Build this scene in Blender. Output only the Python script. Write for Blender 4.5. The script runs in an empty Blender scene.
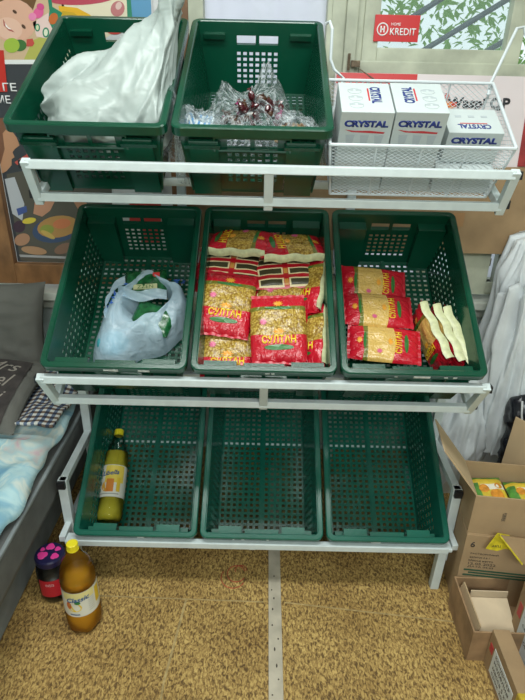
import bpy, bmesh, math, random
from mathutils import Vector, Matrix, noise, Euler
random.seed(7)
SC = bpy.context.scene
COL = SC.collection
PI = math.pi

# ---------------------------------------------------------------- camera
def make_camera():
    p, roll, yaw, cx, h = .4566, .0231, .0011, -.0036, 1.5463
    w = Vector((math.sin(yaw)*math.cos(p), math.cos(yaw)*math.cos(p), -math.sin(p)))
    r0 = Vector((math.cos(yaw), -math.sin(yaw), 0)); u0 = r0.cross(w)
    r = r0*math.cos(roll)+u0*math.sin(roll); u = -r0*math.sin(roll)+u0*math.cos(roll)
    M = Matrix(((r.x, u.x, -w.x, cx), (r.y, u.y, -w.y, 0), (r.z, u.z, -w.z, h), (0, 0, 0, 1)))
    cd = bpy.data.cameras.new('camera'); cd.sensor_fit = 'HORIZONTAL'; cd.sensor_width = 36
    cd.lens = 550.05/525*36; cd.clip_start = .02; cd.clip_end = 100
    co = bpy.data.objects.new('camera', cd); COL.objects.link(co); co.matrix_world = M
    SC.camera = co
make_camera()

# ---------------------------------------------------------------- world, lights, exposure
wd = bpy.data.worlds.new('world'); SC.world = wd; wd.use_nodes = True
bg = wd.node_tree.nodes['Background']; bg.inputs[0].default_value = (.86, .95, 1.0, 1); bg.inputs[1].default_value = 1.0
def area(name, loc, rot, sx, sy, power, col=(.96, 1, .975)):
    l = bpy.data.lights.new(name, 'AREA'); l.shape = 'RECTANGLE'; l.size = sx; l.size_y = sy
    l.energy = power; l.color = col
    o = bpy.data.objects.new(name, l); COL.objects.link(o); o.location = loc; o.rotation_euler = rot
    return o
area('ceiling_tube_light', (-.05, .88, 2.66), (0, 0, 0), 1.5, .35, 29)
area('rear_ceiling_light', (.2, -1.1, 2.66), (math.radians(25), 0, 0), 1.8, 1.2, 88)
SC.view_settings.view_transform = 'Standard'; SC.view_settings.look = 'None'
SC.view_settings.gamma = 1; SC.view_settings.use_curve_mapping = False
SC.view_settings.exposure = 0.20

# ---------------------------------------------------------------- materials
MATS = {}
def mat(name, col, rough=.5, metal=0, vary=0, scale=20, bump=0, bscale=60, coat=0, trans=0, spec=.5, col2=None, stretch=None):
    if name in MATS: return MATS[name]
    m = bpy.data.materials.new(name); m.use_nodes = True; nt = m.node_tree
    b = nt.nodes['Principled BSDF']
    b.inputs['Base Color'].default_value = (*col, 1); b.inputs['Roughness'].default_value = rough
    b.inputs['Metallic'].default_value = metal; b.inputs['Coat Weight'].default_value = coat
    b.inputs['Specular IOR Level'].default_value = spec
    b.inputs['Transmission Weight'].default_value = trans
    if vary or bump or col2:
        tc = nt.nodes.new('ShaderNodeTexCoord'); mp = nt.nodes.new('ShaderNodeMapping')
        nt.links.new(tc.outputs['Object'], mp.inputs[0])
        if stretch: mp.inputs['Scale'].default_value = stretch
    if vary or col2:
        n = nt.nodes.new('ShaderNodeTexNoise'); n.inputs['Scale'].default_value = scale; n.inputs['Detail'].default_value = 5
        nt.links.new(mp.outputs[0], n.inputs['Vector'])
        r = nt.nodes.new('ShaderNodeValToRGB'); nt.links.new(n.outputs['Fac'], r.inputs[0])
        c2 = col2 or tuple(c*(1-vary) for c in col)
        r.color_ramp.elements[0].color = (*c2, 1); r.color_ramp.elements[1].color = (*[min(1, c*(1+vary*.3)) for c in col], 1)
        r.color_ramp.elements[0].position = .35; r.color_ramp.elements[1].position = .65
        nt.links.new(r.outputs[0], b.inputs['Base Color'])
    if bump:
        n2 = nt.nodes.new('ShaderNodeTexNoise'); n2.inputs['Scale'].default_value = bscale; n2.inputs['Detail'].default_value = 4
        nt.links.new(mp.outputs[0], n2.inputs['Vector'])
        bp = nt.nodes.new('ShaderNodeBump'); bp.inputs['Strength'].default_value = bump; bp.inputs['Distance'].default_value = .004
        nt.links.new(n2.outputs['Fac'], bp.inputs['Height']); nt.links.new(bp.outputs[0], b.inputs['Normal'])
    MATS[name] = m
    return m

def film(name, col, clear, rough=.12, bump=.4, bscale=40, transl=.3):
    """thin plastic film: part transparent, part diffuse and translucent, with gloss"""
    m = bpy.data.materials.new(name); m.use_nodes = True; nt = m.node_tree; nt.nodes.clear()
    out = nt.nodes.new('ShaderNodeOutputMaterial')
    tr = nt.nodes.new('ShaderNodeBsdfTransparent'); tr.inputs[0].default_value = (*[.5+.5*c for c in col], 1)
    pr = nt.nodes.new('ShaderNodeBsdfPrincipled'); pr.inputs['Base Color'].default_value = (*col, 1); pr.inputs['Roughness'].default_value = rough
    tl = nt.nodes.new('ShaderNodeBsdfTranslucent'); tl.inputs[0].default_value = (*col, 1)
    m1 = nt.nodes.new('ShaderNodeMixShader'); m1.inputs[0].default_value = transl
    m2 = nt.nodes.new('ShaderNodeMixShader')
    lw = nt.nodes.new('ShaderNodeLayerWeight'); lw.inputs[0].default_value = .35
    mr = nt.nodes.new('ShaderNodeMapRange'); mr.inputs[3].default_value = clear; mr.inputs[4].default_value = max(0, clear-.6)
    tc = nt.nodes.new('ShaderNodeTexCoord'); n = nt.nodes.new('ShaderNodeTexNoise'); n.inputs['Scale'].default_value = bscale
    n.inputs['Distortion'].default_value = 1.5
    bp = nt.nodes.new('ShaderNodeBump'); bp.inputs['Strength'].default_value = bump; bp.inputs['Distance'].default_value = .006
    L = nt.links.new
    L(tc.outputs['Object'], n.inputs['Vector']); L(n.outputs['Fac'], bp.inputs['Height']); L(bp.outputs[0], pr.inputs['Normal']); L(bp.outputs[0], lw.inputs['Normal'])
    L(pr.outputs[0], m1.inputs[1]); L(tl.outputs[0], m1.inputs[2])
    L(lw.outputs['Facing'], mr.inputs[0]); L(mr.outputs[0], m2.inputs[0])
    L(m1.outputs[0], m2.inputs[1]); L(tr.outputs[0], m2.inputs[2]); L(m2.outputs[0], out.inputs[0])
    return m

def flat(col, rough=.55):
    return mat('ink_%d_%d_%d' % tuple(int(c*255) for c in col), col, rough)

# ---------------------------------------------------------------- object helpers
def tag(o, label=None, cat=None, group=None, kind=None):
    if label: o['label'] = label
    if cat: o['category'] = cat
    if group: o['group'] = group
    if kind: o['kind'] = kind
    return o
def empty(name, loc=(0, 0, 0), rot=(0, 0, 0), label=None, cat=None, group=None, M=None):
    o = bpy.data.objects.new(name, None); COL.objects.link(o); o.empty_display_size = .05
    if M is not None: o.matrix_world = M
    else: o.location = loc; o.rotation_euler = rot
    return tag(o, label, cat, group)
def copy_tree(o, parent=None):
    c = o.copy(); COL.objects.link(c); c.parent = parent
    for ch in o.children: copy_tree(ch, c)
    return c
def link(name, me, mats, parent=None, smooth=False, M=None):
    if not isinstance(mats, (list, tuple)): mats = [mats]
    for m in mats: me.materials.append(m)
    if smooth:
        for p in me.polygons: p.use_smooth = True
    o = bpy.data.objects.new(name, me); COL.objects.link(o)
    if parent: o.parent = parent
    if M is not None: o.matrix_local = M
    return o

class MB:
    def __init__(s): s.v = []; s.f = []; s.m = []; s.uv = {}
    def add(s, vs, fs, mi=0):
        n = len(s.v); s.v += [tuple(v) for v in vs]
        for f in fs: s.f.append([n+i for i in f]); s.m.append(mi)
    def box(s, c, d, R=None, mi=0, bev=0, taper=None):
        hx, hy, hz = d[0]/2, d[1]/2, d[2]/2; c = Vector(c)
        if bev:
            bm = bmesh.new(); bmesh.ops.create_cube(bm, size=1)
            for v in bm.verts: v.co = Vector((v.co.x*d[0], v.co.y*d[1], v.co.z*d[2]))
            bmesh.ops.bevel(bm, geom=list(bm.edges), offset=bev, segments=2, profile=.6, affect='EDGES')
            bm.verts.index_update()
            vs = [v.co.copy() for v in bm.verts]; fs = [[v.index for v in f.verts] for f in bm.faces]; bm.free()
        else:
            vs = [Vector((x, y, z)) for z in (-hz, hz) for y in (-hy, hy) for x in (-hx, hx)]
            if taper: vs = [Vector((v.x*(taper if v.z > 0 else 1), v.y*(taper if v.z > 0 else 1), v.z)) for v in vs]
            fs = [(0, 2, 3, 1), (4, 5, 7, 6), (0, 1, 5, 4), (2, 6, 7, 3), (0, 4, 6, 2), (1, 3, 7, 5)]
        if R is not None: vs = [R @ v for v in vs]
        s.add([c+v for v in vs], fs, mi)
        return s
    def bar(s, a, b, w, h=None, mi=0, up=(0, 0, 1), bev=0):
        a, b = Vector(a), Vector(b); d = b-a; L = d.length; z = d.normalized()
        u = Vector(up)
        if abs(u.dot(z)) > .98: u = Vector((0, 1, 0))
        x = u.cross(z).normalized(); y = z.cross(x)
        R = Matrix((x, y, z)).transposed()
        return s.box((a+b)/2, (w, h or w, L), R, mi, bev)
    def tube(s, pts, r, n=8, mi=0, cap=True):
        pts = [Vector(p) for p in pts]; rs = r if isinstance(r, (list, tuple)) else [r]*len(pts)
        rings = []; px = None
        for i, p in enumerate(pts):
            d = (pts[min(i+1, len(pts)-1)]-pts[max(i-1, 0)]).normalized()
            if px is None:
                t = Vector((0, 0, 1)) if abs(d.z) < .9 else Vector((1, 0, 0)); x = t.cross(d).normalized()
            else: x = (px-d*px.dot(d)).normalized()
            px = x; y = d.cross(x)
            rings.append([p+(x*math.cos(2*PI*k/n)+y*math.sin(2*PI*k/n))*rs[i] for k in range(n)])
        vs = [v for R in rings for v in R]; fs = []
        for i in range(len(pts)-1):
            for k in range(n): fs.append((i*n+k, i*n+(k+1) % n, (i+1)*n+(k+1) % n, (i+1)*n+k))
        if cap: fs.append(tuple(range(n-1, -1, -1))); fs.append(tuple((len(pts)-1)*n+k for k in range(n)))
        s.add(vs, fs, mi); return s
    def lathe(s, prof, n=32, mi=0, c=(0, 0, 0), mod=None):
        vs = []; fs = []
        for (r, z) in prof:
            for k in range(n):
                t = 2*PI*k/n; rr = r*(mod(t, z) if mod else 1)
                vs.append((c[0]+rr*math.cos(t), c[1]+rr*math.sin(t), c[2]+z))
        for i in range(len(prof)-1):
            for k in range(n): fs.append((i*n+k, i*n+(k+1) % n, (i+1)*n+(k+1) % n, (i+1)*n+k))
        if prof[0][0] > 1e-5: fs.append(tuple(range(n-1, -1, -1)))
        if prof[-1][0] > 1e-5: fs.append(tuple((len(prof)-1)*n+k for k in range(n)))
        s.add(vs, fs, mi); return s
    def sphere(s, c, r, mi=0, R=None, seg=12, rings=8):
        if not isinstance(r, (list, tuple)): r = (r, r, r)
        vs = []; fs = []
        for i in range(rings+1):
            a = PI*i/rings
            for k in range(seg):
                t = 2*PI*k/seg; v = Vector((r[0]*math.sin(a)*math.cos(t), r[1]*math.sin(a)*math.sin(t), r[2]*math.cos(a)))
                if R is not None: v = R @ v
                vs.append(Vector(c)+v)
        for i in range(rings):
            for k in range(seg): fs.append((i*seg+k, (i+1)*seg+k, (i+1)*seg+(k+1) % seg, i*seg+(k+1) % seg))
        s.add(vs, fs, mi); return s
    def poly(s, pts, off, mi=0, thick=.0006):
        """flat polygon with a real thin thickness; off = offset vector of its front"""
        off = Vector(off); n = len(pts); d = off.normalized()*thick if off.length else Vector((0, -thick, 0))
        fr = [Vector(p)+off for p in pts]; bk = [p-d for p in fr]
        s.add(fr+bk, [tuple(range(n)), tuple(range(2*n-1, n-1, -1))]+[(i, n+i, n+(i+1) % n, (i+1) % n) for i in range(n)], mi); return s
    def grid(s, fn, nu, nv, mi=0, closed=False, uvname=True):
        n = len(s.v); 
        for j in range(nv+1):
            for i in range(nu+1): s.v.append(tuple(fn(i/nu, j/nv))); s.uv[n+j*(nu+1)+i] = (i/nu, j/nv)
        for j in range(nv):
            for i in range(nu):
                a = n+j*(nu+1)+i; s.f.append([a, a+1, a+nu+2, a+nu+1]); s.m.append(mi if not callable(mi) else mi((i+.5)/nu, (j+.5)/nv))
        return s
    def perf(s, P, nrm, us, vs_, hole, th, mi=0):
        """perforated plate: P(u,v)->point, cells with hole(i,j) true are open"""
        nrm = Vector(nrm).normalized()*th; nu, nv = len(us), len(vs_); idx = {}
        def V(i, j, b):
            k = (i, j, b)
            if k not in idx: idx[k] = len(s.v); s.v.append(tuple(Vector(P(us[i], vs_[j]))+(nrm if b else Vector())))
            return idx[k]
        solid = lambda i, j: 0 <= i < nu-1 and 0 <= j < nv-1 and not hole(i, j)
        for j in range(nv-1):
            for i in range(nu-1):
                if not solid(i, j): continue
                q = [(i, j), (i+1, j), (i+1, j+1), (i, j+1)]
                s.f.append([V(*c, 1) for c in q]); s.m.append(mi)
                s.f.append([V(*c, 0) for c in reversed(q)]); s.m.append(mi)
                for (di, dj, a, b) in ((0, -1, 0, 1), (1, 0, 1, 2), (0, 1, 2, 3), (-1, 0, 3, 0)):
                    if not solid(i+di, j+dj):
                        s.f.append([V(*q[a], 1), V(*q[a], 0), V(*q[b], 0), V(*q[b], 1)]); s.m.append(mi)
        return s
    def mesh(s, name='m'):
        me = bpy.data.meshes.new(name); me.from_pydata([tuple(v) for v in s.v], [], s.f)
        me.polygons.foreach_set('material_index', s.m)
        if s.uv:
            ul = me.uv_layers.new(name='UVMap')
            for l in me.loops: ul.data[l.index].uv = s.uv.get(l.vertex_index, (0, 0))
        me.update(); return me
    def build(s, name, mats, parent=None, smooth=False, M=None, fix=False):
        me = s.mesh(name)
        if fix:
            bm = bmesh.new(); bm.from_mesh(me); bmesh.ops.recalc_face_normals(bm, faces=bm.faces); bm.to_mesh(me); bm.free()
        return link(name, me, mats, parent, smooth, M)

def holes_axis(a, b, n, ratio=.6, margin=0):
    """coordinates a..b with n evenly spaced openings; odd cells are the openings"""
    out = [a]; p = (b-a-2*margin)/n; w = p*ratio
    for k in range(n):
        c = a+margin+p*(k+.5); out += [c-w/2, c+w/2]
    out.append(b); return out

def text_mesh(body, width, height=None, bold=0, shear=0, extrude=.0004, xs=1):
    cu = bpy.data.curves.new('lettering', 'FONT'); cu.body = body; cu.size = 1; cu.align_x = 'CENTER'; cu.align_y = 'CENTER'
    cu.offset = bold; cu.shear = shear; cu.extrude = 0; cu.resolution_u = 3
    o = bpy.data.objects.new('lettering_tmp', cu); COL.objects.link(o)
    dg = bpy.context.evaluated_depsgraph_get(); me = bpy.data.meshes.new_from_object(o.evaluated_get(dg))
    bpy.data.objects.remove(o); bpy.data.curves.remove(cu)
    xs_ = [v.co.x for v in me.vertices]; ys = [v.co.y for v in me.vertices]
    if not xs_: return me
    cx, cy = (max(xs_)+min(xs_))/2, (max(ys)+min(ys))/2; sx = width/(max(xs_)-min(xs_)); sy = height/(max(ys)-min(ys)) if height else sx
    for v in me.vertices: v.co = Vector(((v.co.x-cx)*sx, (v.co.y-cy)*sy, 0))
    bm = bmesh.new(); bm.from_mesh(me); bmesh.ops.triangulate(bm, faces=bm.faces)
    bmesh.ops.subdivide_edges(bm, edges=[e for e in bm.edges if e.calc_length() > .012], cuts=1)
    if extrude:
        r = bmesh.ops.extrude_face_region(bm, geom=list(bm.faces))
        for v in r['geom']:
            if isinstance(v, bmesh.types.BMVert): v.co.z += extrude
    bmesh.ops.recalc_face_normals(bm, faces=bm.faces)
    bm.to_mesh(me); bm.free(); return me
def text(name, body, width, height, m, parent, M=None, warp=None, **k):
    me = text_mesh(body, width, height, **k)
    if warp:
        for v in me.vertices: v.co = warp(v.co)
    return link(name, me, m, parent, M=M)

def lump_mesh(prims, voxel, disp=None, smooth=6, name='lump'):
    mb = MB()
    for pr in prims:
        c, r = pr[0], pr[1]; R = Euler(pr[2]).to_matrix() if len(pr) > 2 else None
        mb.sphere(c, r, R=R, seg=20, rings=14)
    o = bpy.data.objects.new('tmp', mb.mesh()); COL.objects.link(o)
    r = o.modifiers.new('r', 'REMESH'); r.mode = 'VOXEL'; r.voxel_size = voxel
    s = o.modifiers.new('s', 'SMOOTH'); s.iterations = smooth; s.factor = .6
    dg = bpy.context.evaluated_depsgraph_get(); me = bpy.data.meshes.new_from_object(o.evaluated_get(dg)); bpy.data.objects.remove(o)
    if disp:
        nn = [v.normal.copy() for v in me.vertices]
        for v, n in zip(me.vertices, nn): v.co = v.co+disp(v.co.copy(), n)
    for p in me.polygons: p.use_smooth = True
    me.update(); return me
def ridge(p, sc, pw=1.5):
    q = Vector((p.x*sc[0], p.y*sc[1], p.z*sc[2]))
    return (1-abs(noise.noise(q)*1.6))**1 if pw == 1 else max(0, 1-abs(noise.noise(q)*1.8))**pw
def T(x, y, z): return Matrix.Translation((x, y, z))
def Rx(a): return Matrix.Rotation(a, 4, 'X')
def Ry(a): return Matrix.Rotation(a, 4, 'Y')
def Rz(a): return Matrix.Rotation(a, 4, 'Z')

# ---------------------------------------------------------------- room shell
M_wall = mat('painted_wall', (.50, .58, .56), .7, vary=.12, scale=6, bump=.15, bscale=90)
M_paint = mat('old_green_white_paint', (.50, .53, .41), .5, vary=.28, scale=9, bump=.25, bscale=30)
M_sill = mat('sill_paint', (.60, .63, .56), .5, vary=.15, scale=12, bump=.1)
M_wood = mat('brown_wood', (.27, .13, .05), .5, vary=.45, scale=8, bump=.2, bscale=40, stretch=(2, 8, 1))
M_white = mat('ceiling_white', (.75, .75, .72), .8, vary=.05, scale=3)

def floor_material():
    m = bpy.data.materials.new('mottled_brown_carpet'); m.use_nodes = True; nt = m.node_tree; L = nt.links.new
    b = nt.nodes['Principled BSDF']; b.inputs['Roughness'].default_value = .75
    tc = nt.nodes.new('ShaderNodeTexCoord')
    mp = nt.nodes.new('ShaderNodeMapping'); mp.inputs['Scale'].default_value = (1, .55, 1); mp.inputs['Rotation'].default_value = (0, 0, .5)
    L(tc.outputs['Object'], mp.inputs[0])
    n = nt.nodes.new('ShaderNodeTexNoise'); n.inputs['Scale'].default_value = 150; n.inputs['Detail'].default_value = 3; n.inputs['Distortion'].default_value = .8
    n2 = nt.nodes.new('ShaderNodeTexNoise'); n2.inputs['Scale'].default_value = 5; n2.inputs['Detail'].default_value = 6
    L(mp.outputs[0], n.inputs['Vector']); L(tc.outputs['Object'], n2.inputs['Vector'])
    r = nt.nodes.new('ShaderNodeValToRGB'); e = r.color_ramp.elements
    e[0].position = .36; e[0].color = (.13, .072, .02, 1); e[1].position = .64; e[1].color = (.62, .43, .145, 1)
    x = e.new(.5); x.color = (.38, .24, .072, 1)
    L(n.outputs['Fac'], r.inputs[0])
    r2 = nt.nodes.new('ShaderNodeValToRGB'); r2.color_ramp.elements[0].color = (.72, .68, .62, 1); r2.color_ramp.elements[0].position = .35; r2.color_ramp.elements[1].position = .62
    L(n2.outputs['Fac'], r2.inputs[0])
    mx = nt.nodes.new('ShaderNodeMixRGB'); mx.blend_type = 'MULTIPLY'; mx.inputs[0].default_value = 1
    L(r.outputs[0], mx.inputs[1]); L(r2.outputs[0], mx.inputs[2]); L(mx.outputs[0], b.inputs['Base Color'])
    bp = nt.nodes.new('ShaderNodeBump'); bp.inputs['Strength'].default_value = .5; bp.inputs['Distance'].default_value = .004
    L(n.outputs['Fac'], bp.inputs['Height']); L(bp.outputs[0], b.inputs['Normal'])
    return m
M_floor = floor_material()
def struct(name, mb, m, parent=None, **k):
    o = mb.build(name, m, parent, **k)
    if parent is None: o['kind'] = 'structure'
    return o
struct('floor', MB().box((0, 0.1, -.03), (4.4, 4.2, .06)), M_floor)
struct('ceiling', MB().box((0, 0.1, 2.73), (4.4, 4.2, .06)), M_white)
struct('wall_left', MB().box((-2.2, .1, 1.35), (.06, 4.2, 2.7)), M_wall)
struct('wall_right', MB().box((2.2, .1, 1.35), (.06, 4.2, 2.7)), M_wall)
struct('wall_rear', MB().box((0, -2.03, 1.35), (4.4, .06, 2.7)), M_wall)
YW = 2.13
# back wall: below the sill, beside and above the windows
w = MB(); w.box((0, YW+.08, .37), (4.4, .14, .74)); w.box((-1.66, YW+.08, 1.72), (1.1, .14, 1.96)); w.box((1.6, YW+.08, 1.72), (1.2, .14, 1.96)); w.box((-.05, YW+.08, 2.6), (2.2, .14, .2))
struct('wall_back', w, M_wall)
struct('trim_1', MB().box((-.1, YW-.03, .755), (2.6, .11, .035), bev=.006), M_sill)
struct('trim_2', MB().box((-.1, YW-.005, .71), (2.6, .05, .05), bev=.004), M_sill)
# seams and strip on the floor
M_seam = mat('pale_carpet_seam', (.45, .33, .14), .8, vary=.4, scale=60)
M_strip = mat('pale_wood_strip', (.50, .45, .35), .5, vary=.25, scale=14, bump=.1)
s = MB(); s.bar((.0575, .2, .003), (.0575, 2.0, .003), .042, .006, bev=.002)
strip = struct('trim_3', s, M_strip)
k = MB()
for i in range(13):
    y = .82+i*.045+random.uniform(-.01, .01); k.sphere((.0575+random.uniform(-.012, .012), y, .0062), (.0025, random.uniform(.002, .007), .0006), seg=8, rings=4)
k.build('strip_nail_marks', flat((.05, .04, .03)), strip)
s = MB(); s.bar((-.255, .2, .0008), (-.262, .985, .0008), .006, .0016); s.bar((-.262, .985, .0008), (-.235, 1.265, .0008), .007, .0016)
struct('trim_4', s, M_seam)
struct('trim_5', MB().bar((-.7, 1.275, .0008), (.02, 1.262, .0008), .004, .0016), M_seam)
struct('trim_6', MB().bar((.09, 1.262, .0008), (.66, 1.20, .0008), .004, .0016), M_seam)
# red chalk scribble on the carpet
s = MB()
for (cx, cy, r, a0, a1) in ((-.075, 1.375, .032, 20, 330), (-.085, 1.36, .042, 150, 330), (-.06, 1.39, .02, 0, 200)):
    s.tube([(cx+r*math.cos(math.radians(a0+(a1-a0)*i/14)), cy+r*1.1*math.sin(math.radians(a0+(a1-a0)*i/14)), .0012) for i in range(15)], .0016, 5)
tag(s.build('red_scribble', mat('red_chalk', (.50, .10, .05), .9, vary=.5, scale=200)), 'faint red chalk scribble on the brown carpet left of the pale strip', 'chalk mark')

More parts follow.
